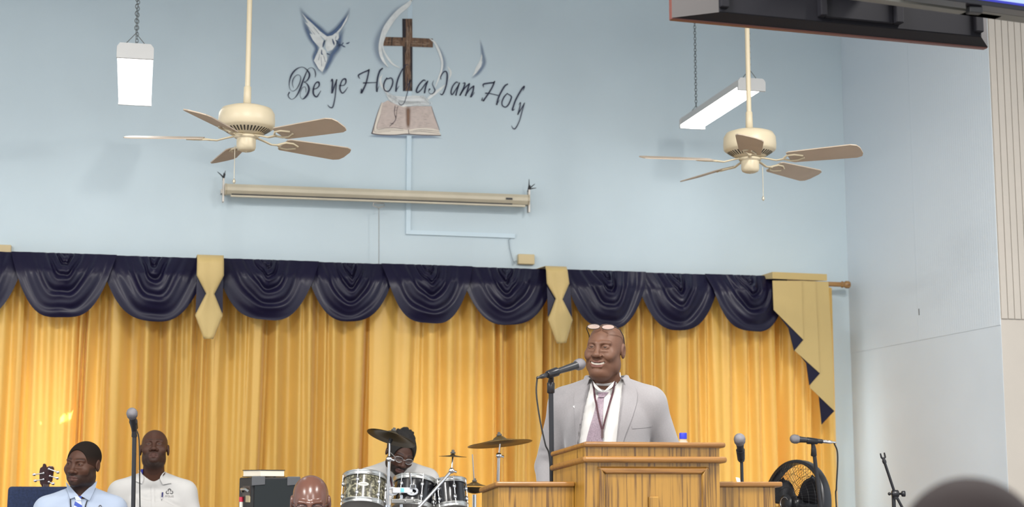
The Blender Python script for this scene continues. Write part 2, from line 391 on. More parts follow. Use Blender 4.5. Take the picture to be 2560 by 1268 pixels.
m_gut = mat_airbrush('gutter_brown_airbrush', (0.26, 0.15, 0.10))
# dove
cD = crop(730, 0, 6.3375)
soft('airbrush_halo', mural, m_air, cD, [(120,100,60),(180,220,110),(300,350,140),(430,460,150),(560,560,150),(690,490,150),(800,360,130),(870,240,100),(920,110,50)], 0.85, 0)
soft('airbrush_halo', mural, m_air, cD, [(140,200,60),(210,400,120),(290,590,130),(390,760,110),(350,920,110),(420,1080,110),(500,1190,60)], 0.7, 0)
soft('airbrush_halo', mural, m_air, cD, [(850,420,60),(770,560,130),(730,740,150),(640,860,160),(590,980,130),(520,1120,110),(490,1200,60)], 0.75, 1)
dv = MB()
flat(dv, cD, [(150,200),(240,300),(340,390),(440,490),(560,580),(545,650),(440,560),(505,650),(480,750),(440,755),(390,705),(330,635),(278,530),(330,545),(260,445),(305,475),(200,350),(255,370)], 3)
flat(dv, cD, [(545,580),(640,560),(690,520),(740,520),(742,600),(712,640),(690,720),(640,790),(560,815),(530,760),(535,640)], 3)
flat(dv, cD, [(690,530),(780,430),(840,320),(897,220),(872,320),(812,420),(740,522)], 3)
flat(dv, cD, [(440,750),(480,750),(535,805),(560,930),(520,1060),(480,1145),(420,1090),(345,960),(400,840)], 3)
dove = dv.build('dove', m_pw, mural)
dl = MB()
for st in ([(470,790,10),(470,850,22),(490,865,10)],[(640,620,12),(660,680,26),(670,715,8)],[(515,650,24),(500,700,30),(490,740,14)],[(560,850,20),(600,870,12)],[(440,860,4),(420,950,6)],[(500,880,5),(530,980,8)],[(460,900,4),(470,1050,5)],[(690,630,8),(740,700,36),(742,765,8)],[(715,735,6),(760,715,30)],[(760,715,6),(800,700,8)],[(780,715,6),(820,735,22),(845,745,8)],[(790,715,5),(810,680,16)],[(855,690,8),(885,685,22),(912,668,8)],[(300,470,3),(360,545,5)],[(340,430,4),(430,540,6)],[(700,570,5),(690,610,8)]):
    ribbon(dl, cD, 1, st, 4, 4)
tag(dl.build('feather_lines', mat('painted_blue_line', (0.06, 0.09, 0.16), 0.6), dove), kind='stuff')
# cross and ribbons of light
cX = crop(920, 0, 5.514)
cm = MB(); flat(cm, cX, [(473,258),(610,258),(612,520),(895,533),(895,655),(612,645),(612,1255),(482,1255),(478,635),(188,632),(188,507),(476,515)], 3); cross = cm.build('cross', m_cross, mural)
gl = MB(); rnd = random.Random(4)
for k in range(26):
    x = rnd.uniform(530, 595); y = rnd.uniform(280, 1150); ribbon(gl, cX, 1, [(x, y, 3), (x + rnd.uniform(-8, 8), y + 40, 6), (x + rnd.uniform(-8, 8), y + 95, 3)], 4, 4)
for k in range(18):
    x = rnd.uniform(230, 800); y = rnd.uniform(560, 610) + (x - 230) * 0.03; ribbon(gl, cX, 1, [(x, y, 3), (x + 35, y + rnd.uniform(-12, 12), 5), (x + 75, y + rnd.uniform(-8, 8), 3)], 4, 4)
tag(gl.build('grain_lines', mat('painted_tan_line', (0.36, 0.25, 0.17), 0.6), cross), kind='stuff')
dk = MB(); flat(dk, cX, [(473,258),(520,258),(520,520),(476,515)], 4); flat(dk, cX, [(583,645),(612,645),(612,1255),(585,1255)], 4); flat(dk, cX, [(478,640),(510,640),(512,1255),(482,1255)], 4)
dk.build('dark_side', mat('painted_dark_brown', (0.022, 0.016, 0.02), 0.6), cross)
soft('ribbon_shadow', mural, m_air, cX, [(560,20,60),(400,150,130),(250,330,150),(140,520,150),(120,680,150),(190,860,120),(290,960,60)], 0.35, 0)
soft('ribbon_shadow', mural, m_air, cX, [(900,560,40),(1000,720,90),(1050,880,100),(1010,1060,60)], 0.35, 0)
rb = MB()
for st in ([(600,0,26),(545,70,62),(440,150,70),(330,270,76),(245,400,80),(195,520,56),(168,640,46),(182,760,44),(222,850,32),(278,925,8)],[(240,500,8),(205,600,16),(210,680,20),(260,780,28),(340,880,26),(437,937,8)],
           [(852,535,8),(920,590,28),(985,720,32),(1022,850,30),(1015,960,26),(975,1080,22),(928,1200,10)],[(1098,915,6),(1140,1000,30),(1115,1095,8)]):
    ribbon(rb, cX, 1, st, 5)
ribbon(rb, c3, 1, [(850,470,10),(740,560,50),(620,650,66),(500,750,60),(400,835,10)], 5)
ribbon(rb, c2, 1, [(690,420,6),(640,520,50),(660,640,46),(740,760,60),(830,900,20)], 2)
rb.build('light_ribbon', m_pw, mural)
c8 = crop(1150, 80, 9.756)
soft('feather_shadow', mural, m_air, c8, [(480,150,40),(520,330,90),(560,560,140),(590,740,160),(520,900,150),(380,1060,130),(260,1140,60)], 0.5, 0)
fm = MB(); flat(fm, c8, [(530,535),(545,620),(528,700),(540,740),(515,840),(400,1000),(290,1095),(355,970),(370,900),(440,780),(490,680)], 3); fm.build('feather', m_pw, mural)
# open book
cB = crop(910, 220, 9.059)
soft('book_shadow', mural, m_air, cB, [(70,1100,40),(300,1090,90),(960,1110,120),(1500,1110,90),(1800,1150,40)], 0.45, 0)
bk = MB()
flat(bk, cB, [(400,330),(300,600),(190,985),(190,1035),(400,1062),(700,1066),(960,1045),(1300,1066),(1740,1075),(1690,940),(1600,640),(1530,420),(960,420)], 2); book = bk.build('book', m_edge, mural)
pg = MB(); flat(pg, cB, [(420,340),(540,280),(700,360),(880,440),(960,440),(960,950),(860,920),(700,905),(480,910),(280,920),(370,620)], 3)
flat(pg, cB, [(960,430),(1100,410),(1530,410),(1600,640),(1700,960),(1560,920),(1400,905),(1200,910),(1040,940),(960,950)], 3); pg.build('pages', m_page, book)
soft('gutter', book, m_gut, cB, [(1000,400,170),(1000,560,150),(1000,760,130),(1005,930,90)], 0.95, 4)
ln = MB()
for st in ([(400,330,6),(300,600,12),(195,980,22),(190,1032,22),(400,1060,18),(700,1065,16),(960,1045,20),(1300,1065,18),(1740,1075,18)],[(1530,430,6),(1600,650,12),(1710,950,8)],[(380,600,4),(290,915,6),(480,910,8),(700,905,8),(880,930,8)],[(230,900,4),(240,985,6),(300,1000,5),(600,980,4)],[(1040,985,4),(1300,950,8),(1700,985,6)],[(1040,1010,4),(1300,985,8),(1710,1030,6)],[(270,960,4),(600,950,5),(900,965,3)],[(1005,950,14),(1020,1040,14)]):
    ribbon(ln, cB, 1, st, 5, 5)
for st in ([(705,400,12),(690,500,14),(695,600,12),(720,690,14),(690,760,14),(635,815,16),(575,875,8)],[(770,410,8),(745,500,10),(735,600,10),(725,690,10)],[(600,800,10),(665,815,12)],[(695,500,6),(745,505,6)],[(700,450,6),(765,440,6)],[(705,640,8),(735,640,8)]):
    ribbon(ln, cB, 1, st, 6, 5)
ln.build('outline', m_dark, book)
tl = MB()
for k in range(64):
    left = k % 2 == 0; t = rnd.random(); y = 400 + 480 * t
    x0 = (420 - 90 * t if left else 1070); x1 = (930 if left else 1500 + 110 * t)
    x = rnd.uniform(x0, x1 - 90); L = rnd.uniform(25, 95)
    tl.add([wp(cB(x, y), 5), wp(cB(x + L, y + 3), 5), wp(cB(x + L, y + 9), 5), wp(cB(x, y + 5), 5)], [(0, 1, 2, 3)])
tag(tl.build('text_lines', mat('painted_faint_line', (0.42, 0.34, 0.31), 0.7), book), kind='stuff')
wc = MB(); flat(wc, cB, [(500,125),(640,170),(900,200),(1150,170),(1370,195),(1400,290),(1480,350),(1480,390),(1100,400),(880,425),(780,390),(700,360),(570,275)], 6); wc.build('white_glow', m_pw, mural)
for pts, a in (([(470,130,120),(640,220,170),(850,270,190),(1100,270,240),(1300,270,230),(1440,310,130),(1560,380,60)], 1.0), ([(560,260,120),(800,330,150),(1100,350,130),(1350,350,140),(1530,390,60)], 1.0), ([(480,90,60),(600,180,130),(760,250,130)], 0.9), ([(1250,180,80),(1380,230,120),(1420,330,90)], 0.8)):
    soft('white_glow', mural, m_airw, cB, pts, a, 7)

# ------------------------------------------------------------------ cable trunking and junction boxes
m_trunk = mat('trunking_paint', (0.57, 0.69, 0.76), 0.5)
def onwall(px, py, d=0.0): return atY(px, py, YW - d)
tk = MB()
xt = onwall(1021, 450).x; tw = 0.017
tk.bb((xt - tw, YW - 0.0012, onwall(1021, 336).z), (xt + tw, YW + 0.001, ZC))
z582 = onwall(1021, 581).z
tk.bb((xt - tw, YW - 0.02, z582 - tw), (xt + tw, YW, onwall(1021, 341).z)); tk.bb((xt + tw, YW - 0.019, z582 - tw), (onwall(1286, 585).x, YW, z582 + tw * 0.85))
single('cable_trunking', tk, m_trunk, 'pale blue cable trunking running down the wall and turning right below the screen', 'cable trunking')
m_jb = mat('beige_plastic_box', (0.58, 0.46, 0.25), 0.45)
a, b = onwall(1293, 637), onwall(1333, 663)
single('junction_box', MB().bb((a.x, YW - 0.045, b.z), (b.x, YW, a.z)), m_jb, 'beige junction box on the wall right of the screen with loose wires', 'junction box', bevel=0.004)
a, b = onwall(-30, 613), onwall(28, 641)
single('junction_box', MB().bb((a.x, YW - 0.045, b.z), (b.x, YW, a.z)), m_jb, 'beige box on the wall above the curtain, far from the screen', 'junction box', bevel=0.004)
wr_ = MB(); wr_.tube([onwall(*q) for q in ((1284,586,.01),(1272,600,.01),(1274,620,.015),(1280,645,.02),(1284,655,.02))], 0.0035, 6); wr_.tube([onwall(*q) for q in ((1293,652,.02),(1285,654,.03),(1281,664,.03),(1288,658,.03),(1282,652,.03))], 0.003, 6)
single('loose_wire', wr_, mat('grey_wire', (0.30, 0.36, 0.40), 0.6), 'thin grey wire hanging from the trunking to the beige box', 'wire')

# ------------------------------------------------------------------ projection screen
YSn = YW - 0.13
m_case = mat('screen_case_beige', (0.54, 0.48, 0.36), 0.4, noise=0.04, nscale=8)
m_case2 = mat('screen_cap_beige', (0.50, 0.43, 0.31), 0.4)  # slightly darker beige for the end caps
m_black = mat('black_plastic', (0.012, 0.012, 0.014), 0.45)
m_blackm = mat('black_metal', (0.02, 0.02, 0.022), 0.35, metal=0.3)
m_steel = mat('chrome', (0.75, 0.76, 0.78), 0.18, metal=1.0)
m_zinc = mat('zinc_bracket', (0.45, 0.42, 0.38), 0.45, metal=0.7)
A0, B0 = atY(566, 474, YSn), atY(1318, 501, YSn)
scr = thing('projection_screen', 'rolled-up projection screen in a long beige case hung on the wall', 'projector screen', (A0 + B0) / 2)
prof = [(-0.032, 0.036), (0.0, 0.042), (0.052, 0.036), (0.06, 0.0), (0.06, -0.03), (-0.032, -0.03)]   # (towards wall +, z)
prof = [(-0.045, 0.012), (-0.03, 0.037), (0.05, 0.037), (0.06, 0.02), (0.06, -0.032), (-0.02, -0.036), (-0.045, -0.012)]
ax = (B0 - A0).normalized(); upv = Vector((0, 0, 1)); upv = (upv - ax * upv.dot(ax)).normalized(); yv = Vector((0, 1, 0))
def sec(p, f=1.0): return [p + yv * y * f + upv * z * f for y, z in prof]
mb = MB(); n = len(prof); mb.add(sec(A0) + sec(B0), [tuple(range(n - 1, -1, -1)), tuple(range(n, 2 * n))] + [(i, (i + 1) % n, n + (i + 1) % n, n + i) for i in range(n)]); mb.build('case', m_case, scr, bevel=0.003)
for p, s in ((A0, -1), (B0, 1)):
    mb = MB(); mb.add(sec(p, 1.06) + sec(p + ax * 0.012 * s, 1.06), [tuple(range(n - 1, -1, -1)), tuple(range(n, 2 * n))] + [(i, (i + 1) % n, n + (i + 1) % n, n + i) for i in range(n)]); mb.build('end_cap', m_case2, scr, bevel=0.002)
    mb = MB(); q = p + ax * 0.02 * s; mb.box(q + upv * 0.0 + yv * 0.04, (0.012, 0.05, 0.17)); mb.box(q + yv * 0.1, (0.03, 0.06, 0.03)); mb.build('bracket', m_zinc, scr)
    mb = MB(); k = q + upv * 0.09 + yv * 0.03
    mb.tube([q + upv * 0.07 + yv * 0.03, k, k + Vector((0.006, 0, 0.03))], 0.009, 6)
    for dx, dz in ((-0.045 * (-s), 0.04), (0.0, 0.075 if s > 0 else 0.035), (0.055 * s if s > 0 else 0.012, 0.01 if s > 0 else 0.05)):
        mb.tube([k, k + Vector((dx * 0.5, -0.01, dz * 0.55)), k + Vector((dx, -0.01, dz))], [0.006, 0.004, 0.002], 6)
    mb.build('cable_tie', m_black, scr)
mb = MB(); a = A0 + ax * 0.03 - upv * 0.045 - yv * 0.012; b = B0 - ax * 0.02 - upv * 0.045 - yv * 0.012
mb.hexa([a + yv * -0.012 - upv * 0.009, b + yv * -0.012 - upv * 0.009, b + yv * 0.012 - upv * 0.009, a + yv * 0.012 - upv * 0.009, a - yv * 0.012 + upv * 0.006, b - yv * 0.012 + upv * 0.006, b + yv * 0.012 + upv * 0.006, a + yv * 0.012 + upv * 0.006]); bar = mb.build('pull_bar', m_case, scr, bevel=0.002)
mb = MB(); a = A0 + ax * 0.035 - upv * 0.037 - yv * 0.016; mb.hexa([a + yv * -0.012 - upv * 0.004, a + ax * 2.05 + yv * -0.012 - upv * 0.004, a + ax * 2.05 - upv * 0.004, a - upv * 0.004, a - yv * 0.012 + upv * 0.004, a + ax * 2.05 - yv * 0.012 + upv * 0.004, a + ax * 2.05 + upv * 0.004, a + upv * 0.004]); mb.build('slot', m_black, scr)
hp = atY(947, 508, YSn - 0.012); mb = MB()
mb.tube([hp + Vector((-0.038, 0, 0)), hp + Vector((-0.041, 0, -0.022)), hp + Vector((-0.012, 0, -0.03)), hp + Vector((0, 0, -0.034)), hp + Vector((0.012, 0, -0.03)), hp + Vector((0.041, 0, -0.022)), hp + Vector((0.038, 0, 0)), hp + Vector((-0.038, 0, 0))], 0.0035, 6); mb.build('handle', m_zinc, bar)
mb = MB(); mb.tube([hp + Vector((0, 0, -0.034)), hp + Vector((0.001, 0, -0.05)), atY(947, 660, YSn - 0.012)], 0.003, 6); mb.ball(hp + Vector((0, 0, -0.042)), 0.006, 8); mb.build('cord', mat('cord_grey', (0.3, 0.31, 0.3), 0.7), bar)
lb = atY(1273, 497, YSn - 0.05); mb = MB(); mb.box(lb, (0.05, 0.004, 0.014)); mb.build('maker_plate', m_black, scr)

# ------------------------------------------------------------------ fluorescent battens
m_tube = mat('lit_diffuser', (0.9, 0.92, 0.92), 0.4, emit=(1.0, 0.985, 0.96), estr=5.5)
m_batten = mat('batten_white', (0.52, 0.52, 0.51), 0.45)
m_chain = mat('chain_grey', (0.16, 0.17, 0.17), 0.45, metal=0.8)
def chain(mb, a, b, wire=0.0022, L=0.03):
    a, b = Vector(a), Vector(b); d = b - a; n = max(2, int(d.length / (L * 0.72))); t = d.normalized()
    s1 = t.cross(Vector((0, 1, 0.02))).normalized(); s2 = t.cross(s1)
    for i in range(n):
        c = a + d * ((i + 0.5) / n); s = s1 if i % 2 else s2
        pts = [c + t * (math.cos(q) * L * 0.5) + s * (math.sin(q) * L * 0.3) for q in np.linspace(0, 2 * PI, 9)]
        mb.tube(pts, wire, 4, caps=False)
def batten(label, x, y0, y1, z, wd, h):
    r = thing('fluorescent_light', label, 'ceiling light', (x, (y0 + y1) / 2, z), 0, 'hanging fluorescent battens')
    hw = wd / 2; mb = MB()
    mb.hexa([Vector(p) for p in ((x - hw, y0 + .02, z + .012), (x + hw, y0 + .02, z + .012), (x + hw, y1 - .02, z + .012), (x - hw, y1 - .02, z + .012), (x - hw * .86, y0 + .02, z + h), (x + hw * .86, y0 + .02, z + h), (x + hw * .86, y1 - .02, z + h), (x - hw * .86, y1 - .02, z + h))]); mb.build('housing', m_batten, r)
    mb = MB(); e = hw * 1.0
    P = [[Vector((x + e * u, y, z + 0.012 - 0.022 * (1 - abs(u) ** 3))) for u in np.linspace(-1, 1, 11)] for y in (y0 + .015, y1 - .015)]
    mb.grid(P); mb.build('diffuser', m_tube, r)
    for y in (y0, y1 - 0.02):
        mb = MB(); pts = [(-1.03, -.012), (1.03, -.012), (1.03, h * .75), (.85, h + .004), (-.85, h + .004), (-1.03, h * .75)]
        mb.prism([Vector((x + hw * a, y, z + b)) for a, b in pts], (0, 0.02, 0)); mb.build('end_cap', m_batten, r)
    for y in (y0 + 0.04, y1 - 0.10):
        mb = MB(); k = Vector((x, y, z + h + 0.075))
        for s in (-1, 1): mb.tube([Vector((x + s * hw * .62, y, z + h)), k], 0.0025, 5)
        mb.tube([Vector((x, y, z + h)), k], 0.002, 5)
        chain(mb, k, Vector((x, y, ZC))); mb.build('chain', m_chain, r)
p = atD(340, 141, 9.35); q = atY(335, 259, p.y + 1.18)
batten('bright fluorescent batten hanging on one chain over the seated men, away from the televisions', p.x - 0.005, p.y, p.y + 1.2, p.z, 0.205, 0.075)
p = atD(1880, 222, 10.75)
batten('bright fluorescent batten hanging behind the ceiling fan near the side wall', p.x, p.y, min(p.y + 1.2, YW - 0.03), p.z, 0.19, 0.07)

# ------------------------------------------------------------------ ceiling fans
m_fan = mat('fan_cream', (0.58, 0.50, 0.35), 0.4)
m_blade = mat('fan_blade_tan', (0.44, 0.36, 0.28), 0.5, noise=0.05, nscale=9)
m_slot = mat('vent_dark', (0.03, 0.025, 0.02), 0.7)
def ceiling_fan(label, px, py, D, phi_off, angs, chain_px=None, R=0.665, pitch=-16):
    c = atD(px, py, D); az = math.atan2(c.x, c.y)
    r = thing('ceiling_fan', label, 'ceiling fan', (c.x, c.y, c.z), 0, 'cream ceiling fans')
    mb = MB(); mb.tube([c + Vector((0, 0, 0.14)), Vector((c.x, c.y, ZC - 0.05))], 0.0145, 12); mb.build('down_rod', m_fan, r)
    mb = MB(); mb.lathe([(0.0145, 0.15), (0.022, 0.152), (0.02, 0.27), (0.015, 0.275)], 16, Matrix.Translation(c)); mb.build('coupling', m_fan, r)
    mb = MB(); mb.lathe([(0.02, ZC - c.z - 0.1), (0.06, ZC - c.z - 0.06), (0.075, ZC - c.z)], 20, Matrix.Translation(c)); mb.build('canopy', m_fan, r)
    mb = MB(); mb.lathe([(0.02, 0.158), (0.10, 0.156), (0.138, 0.143), (0.153, 0.118), (0.156, 0.075), (0.154, 0.046), (0.145, 0.036), (0.085, 0.0), (0.06, -0.004)], 40, Matrix.Translation(c)); hous = mb.build('motor_housing', m_fan, r)
    mb = MB()
    for k in range(40):
        a = 2 * PI * k / 40; d = Vector((math.cos(a), math.sin(a), 0)); t = Vector((-d.y, d.x, 0))
        p0 = c + d * 0.132 + Vector((0, 0, 0.0265)); p1 = c + d * 0.098 + Vector((0, 0, 0.0055))
        mb.add([p0 - t * .0045, p0 + t * .0045, p1 + t * .0032, p1 - t * .0032], [(0, 1, 2, 3)])
    mb.build('vent_slots', m_slot, hous)
    mb = MB(); mb.lathe([(0.062, -0.004), (0.066, -0.012), (0.066, -0.018), (0.05, -0.02), (0.053, -0.03), (0.053, -0.072), (0.047, -0.086), (0.03, -0.094), (0.006, -0.096), (0.005, -0.1), (0.001, -0.1)], 28, Matrix.Translation(c)); mb.build('switch_housing', m_fan, r)
    for th in angs:
        th = math.radians(th)
        d = Vector((math.cos(th) * math.cos(az) + math.sin(th) * math.sin(az), -math.cos(th) * math.sin(az) + math.sin(th) * math.cos(az), 0))
        t = Vector((-d.y, d.x, 0)); pz = math.radians(pitch); t2 = t * math.cos(pz) + Vector((0, 0, 1)) * math.sin(pz)
        base = c + Vector((0, 0, -0.022)); nrm = d.cross(t2)
        out = [(0.235, -0.055), (0.25, -0.065), (0.45, -0.074), (0.62, -0.080), (0.652, -0.066), (R, -0.034), (R, 0.034), (0.652, 0.066), (0.62, 0.080), (0.45, 0.074), (0.25, 0.065), (0.235, 0.055)]
        mb = MB(); mb.prism([base + d * a + t2 * b + nrm * 0.003 for a, b in out], -nrm * 0.006); bl = mb.build('blade', m_blade, r)
        mb = MB(); up = Vector((0, 0, 1))
        mb.tube([c + d * 0.06 + up * -0.008, c + d * 0.11 + up * -0.02, base + d * 0.16 + up * -0.012, base + d * 0.215 + up * -0.008], [0.011, 0.010, 0.010, 0.013], 8, flat=0.5)
        for s in (-1, 1):
            mb.tube([base + d * 0.2 + up * -0.008, base + d * 0.235 + t2 * 0.034 * s - nrm * 0.006 * (1 if nrm.z > 0 else -1), base + d * 0.28 + t2 * 0.036 * s - nrm * 0.006 * (1 if nrm.z > 0 else -1), base + d * 0.325 + t2 * 0.012 * s - nrm * 0.006 * (1 if nrm.z > 0 else -1)], 0.006, 6)
        mb.build('blade_iron', m_fan, bl)
    if chain_px:
        cc = atD(*chain_px[0], D); mb = MB(); e = atD(*chain_px[1], D)
        mb.tube([Vector((cc.x, cc.y, c.z - 0.06)), Vector((cc.x, cc.y, e.z))], 0.0022, 6); mb.lathe([(0.002, 0), (0.008, -0.012), (0.009, -0.022), (0.003, -0.03)], 10, Matrix.Translation(Vector((cc.x, cc.y, e.z)))); mb.build('pull_chain', mat('pull_chain_brass', (0.5, 0.45, 0.35), 0.4, metal=0.5), r)
    return r
ceiling_fan('cream ceiling fan with tan blades hanging above the beige projection screen', 616, 337, 8.85, 0, [102, 174, 246, 318, 30], ((588, 340), (588, 449)))
ceiling_fan('cream ceiling fan with tan blades hanging in front of a fluorescent batten', 1875, 393, 9.45, 0, [270, 342, 54, 126, 198], ((1906, 400), (1906, 492)))

# ------------------------------------------------------------------ televisions hung back to back
m_tvback = mat('tv_back_black', (0.007, 0.007, 0.010), 0.65, spec=0.2)
m_tvside = mat('tv_side_lit', (0.050, 0.046, 0.046), 0.5, spec=.3)  # lighter than the back: light caught by the sides is in the colour
m_tvunder = mat('tv_edge_lit_brown', (0.10, 0.03, 0.022), 0.4)  # reddish light under the set is put into the frame colour
P0, P1 = atD(1680, 47, 5.9), None
d1 = ray(2470, 121); tt = (P0.z - CAM.z) / d1.z; P1 = CAM + d1 * tt         # same height, other lower corner
tv = thing('hanging_television', 'black television seen from behind, hanging under the ceiling and facing the stage', 'television', (P0 + P1) / 2)
tx = (P1 - P0); TVW = tx.length; tx.normalize(); tn = Vector((tx.y, -tx.x, 0))   # tn points to the seats
if tn.y > 0: tn = -tn
Z3 = Vector((0, 0, 1)); TVH = TVW * 0.58
def tvp(a, n, z): return P0 + tx * a + tn * n + Z3 * z
mb = MB(); mb.hexa([tvp(0, -.03, 0), tvp(TVW, -.03, 0), tvp(TVW, 0, 0), tvp(0, 0, 0), tvp(0, -.03, TVH), tvp(TVW, -.03, TVH), tvp(TVW, 0, TVH), tvp(0, 0, TVH)]); mb.build('screen_frame', m_tvunder, tv, bevel=0.004)
mb = MB(); i0, i1, dp = 0.15, TVW - 0.085, 0.085
lo = [tvp(0, 0, .004), tvp(TVW, 0, .004), tvp(TVW, 0, TVH - .004), tvp(0, 0, TVH - .004)]; hi = [tvp(i0, dp, .014), tvp(i1, dp, .014), tvp(i1, dp, TVH - .06), tvp(i0, dp, TVH - .06)]
for fc_, nm_, mt_ in (((1, 2, 6, 5), 'side_bevel', m_tvside), ((3, 0, 4, 7), 'side_bevel', m_tvside), ((0, 1, 5, 4), 'bottom_bevel', m_tvback), ((2, 3, 7, 6), 'top_bevel', m_tvback)):
    q8 = lo + hi; MB().add([q8[i] for i in fc_], [(0, 1, 2, 3)]).build(nm_, mt_, tv)
mb = MB(); mb.hexa([tvp(i0, 0.02, .014), tvp(i1, 0.02, .014), tvp(i1, dp + .002, .014), tvp(i0, dp + .002, .014), tvp(i0, .02, TVH - .06), tvp(i1, .02, TVH - .06), tvp(i1, dp + .002, TVH - .06), tvp(i0, dp + .002, TVH - .06)]); bk = mb.build('back_panel', m_tvback, tv, bevel=0.004)
for a0, a1, n1 in ((i0 + .0, i0 + .035, .02), (TVW * .41, TVW * .43, .035), (TVW * .645, TVW * .67, .035), (i1 - .035, i1, .02), (TVW * .43, TVW * .645, .016)):
    mb = MB(); mb.hexa([tvp(a0, dp, .03), tvp(a1, dp, .03), tvp(a1, dp + n1, .03), tvp(a0, dp + n1, .03), tvp(a0, dp, TVH - .1), tvp(a1, dp, TVH - .1), tvp(a1, dp + n1, TVH - .1), tvp(a0, dp + n1, TVH - .1)]); mb.build('rib', m_tvback, bk, bevel=0.004)
mb = MB(); c = tvp(TVW * .53, dp + 0.12, TVH * .55); mb.tube([c, Vector((c.x, c.y, ZC))], 0.025, 12); mb.box(c - tn * 0.05, (0.3, 0.12, 0.3), Matrix.Rotation(math.atan2(tx.y, tx.x), 3, 'Z')); mb.build('mount_pole', m_blackm, tv)
# the nearer set, lit screen towards the seats
Q0 = atD(2395, 4, 5.42); d1 = ray(2560, 27); Q1 = CAM + d1 * ((Q0.z - CAM.z) / d1.z)
qx = (Q1 - Q0).normalized(); qn = Vector((qx.y, -qx.x, 0)); qn = -qn if qn.y > 0 else qn
def qp(a, n, z): return Q0 + qx * a + qn * n + Z3 * z
tv2 = thing('wall_television', 'television with a lit pale blue screen hanging in front of the beige boards', 'television', qp(0.6, 0, 0))
a0, a1 = -0.18, 1.05; hh = 0.7
mb = MB(); mb.hexa([qp(a0, -.06, 0), qp(a1, -.06, 0), qp(a1, 0, 0), qp(a0, 0, 0), qp(a0, -.06, hh), qp(a1, -.06, hh), qp(a1, 0, hh), qp(a0, 0, hh)]); mb.build('casing', mat('tv_bezel_black', (0.008, 0.008, 0.012), 0.3), tv2, bevel=0.003)
m_scrn = mat('lit_screen', (0.1, 0.1, 0.1), 0.3, emit=(0.42, 0.62, 1.0), estr=0.62)
m_blue = mat('lit_screen_blue_border', (0.02, 0.02, 0.1), 0.3, emit=(0.01, 0.02, 0.45), estr=0.6)
mb = MB(); mb.add([qp(a0 + .02, .0015, .016), qp(a1 - .02, .0015, .016), qp(a1 - .02, .0015, hh - .02), qp(a0 + .02, .0015, hh - .02)], [(0, 1, 2, 3)]); s_ = mb.build('screen', m_blue, tv2)
mb = MB(); mb.add([qp(a0 + .03, .003, .024), qp(a1 - .03, .003, .024), qp(a1 - .03, .003, hh - .03), qp(a0 + .03, .003, hh - .03)], [(0, 1, 2, 3)]); mb.build('slide', m_scrn, s_)
mb = MB(); mb.box(qp(0.09, -0.03, -0.012), (0.05, 0.03, 0.024)); mb.build('sensor', m_black, tv2, bevel=0.004)
mb = MB(); c = qp(0.05, -0.12, 0.02); mb.hexa([qp(-.35, -.12, .0), qp(.25, -.12, .0), qp(.25, -.08, .0), qp(-.35, -.08, .0), qp(-.35, -.12, .03), qp(.25, -.12, .03), qp(.25, -.08, .03), qp(-.35, -.08, .03)]); mb.tube([qp(0.3, -.1, 0.3), qp(0.3, -.1, ZC - Q0.z)], 0.025, 10); mb.hexa([qp(.1, -.12, .0), qp(.5, -.12, .0), qp(.5, -.06, .0), qp(.1, -.06, .0), qp(.1, -.12, .4), qp(.5, -.12, .4), qp(.5, -.06, .4), qp(.1, -.06, .4)]); mb.build('mount_bracket', mat('mount_grey', (0.10, 0.10, 0.09), 0.5), tv2)
# ------------------------------------------------------------------ curtains
YC = YW - 0.19                   # middle plane of the curtain cloth
YR = YW - 0.15
ROD_Z = atY(1500, 691, YR).z
rod_end = atY(2118, 712, YR); ROD_Z = rod_end.z
m_rod = mat_wood('curtain_rod_wood', (0.36, 0.19, 0.06), (0.20, 0.09, 0.03), along='X')
rod = thing('curtain_rod', 'brown wooden curtain rod ending in a finial beside the corner of the room', 'curtain rod', (2, YR, ROD_Z))
MB().tube([(XL0 + 3, YR, ROD_Z), (rod_end.x - 0.05, YR, ROD_Z)], 0.019, 14).build('pole', m_rod, rod)
M = Matrix.Translation(Vector((rod_end.x - 0.05, YR, ROD_Z))) @ Matrix.Rotation(PI / 2, 4, 'Y')
MB().lathe([(0.019, 0), (0.026, 0.004), (0.026, 0.012), (0.02, 0.016), (0.024, 0.03), (0.029, 0.036), (0.03, 0.06), (0.024, 0.07), (0.001, 0.073)], 18, M).build('finial', m_rod, rod)
for px in (2040, 300, 1150): MB().bb((atY(px, 700, YR).x - 0.015, YR + 0.015, ROD_Z - 0.03), (atY(px, 700, YR).x + 0.015, YW, ROD_Z + 0.02)).build('bracket', m_zinc, rod)

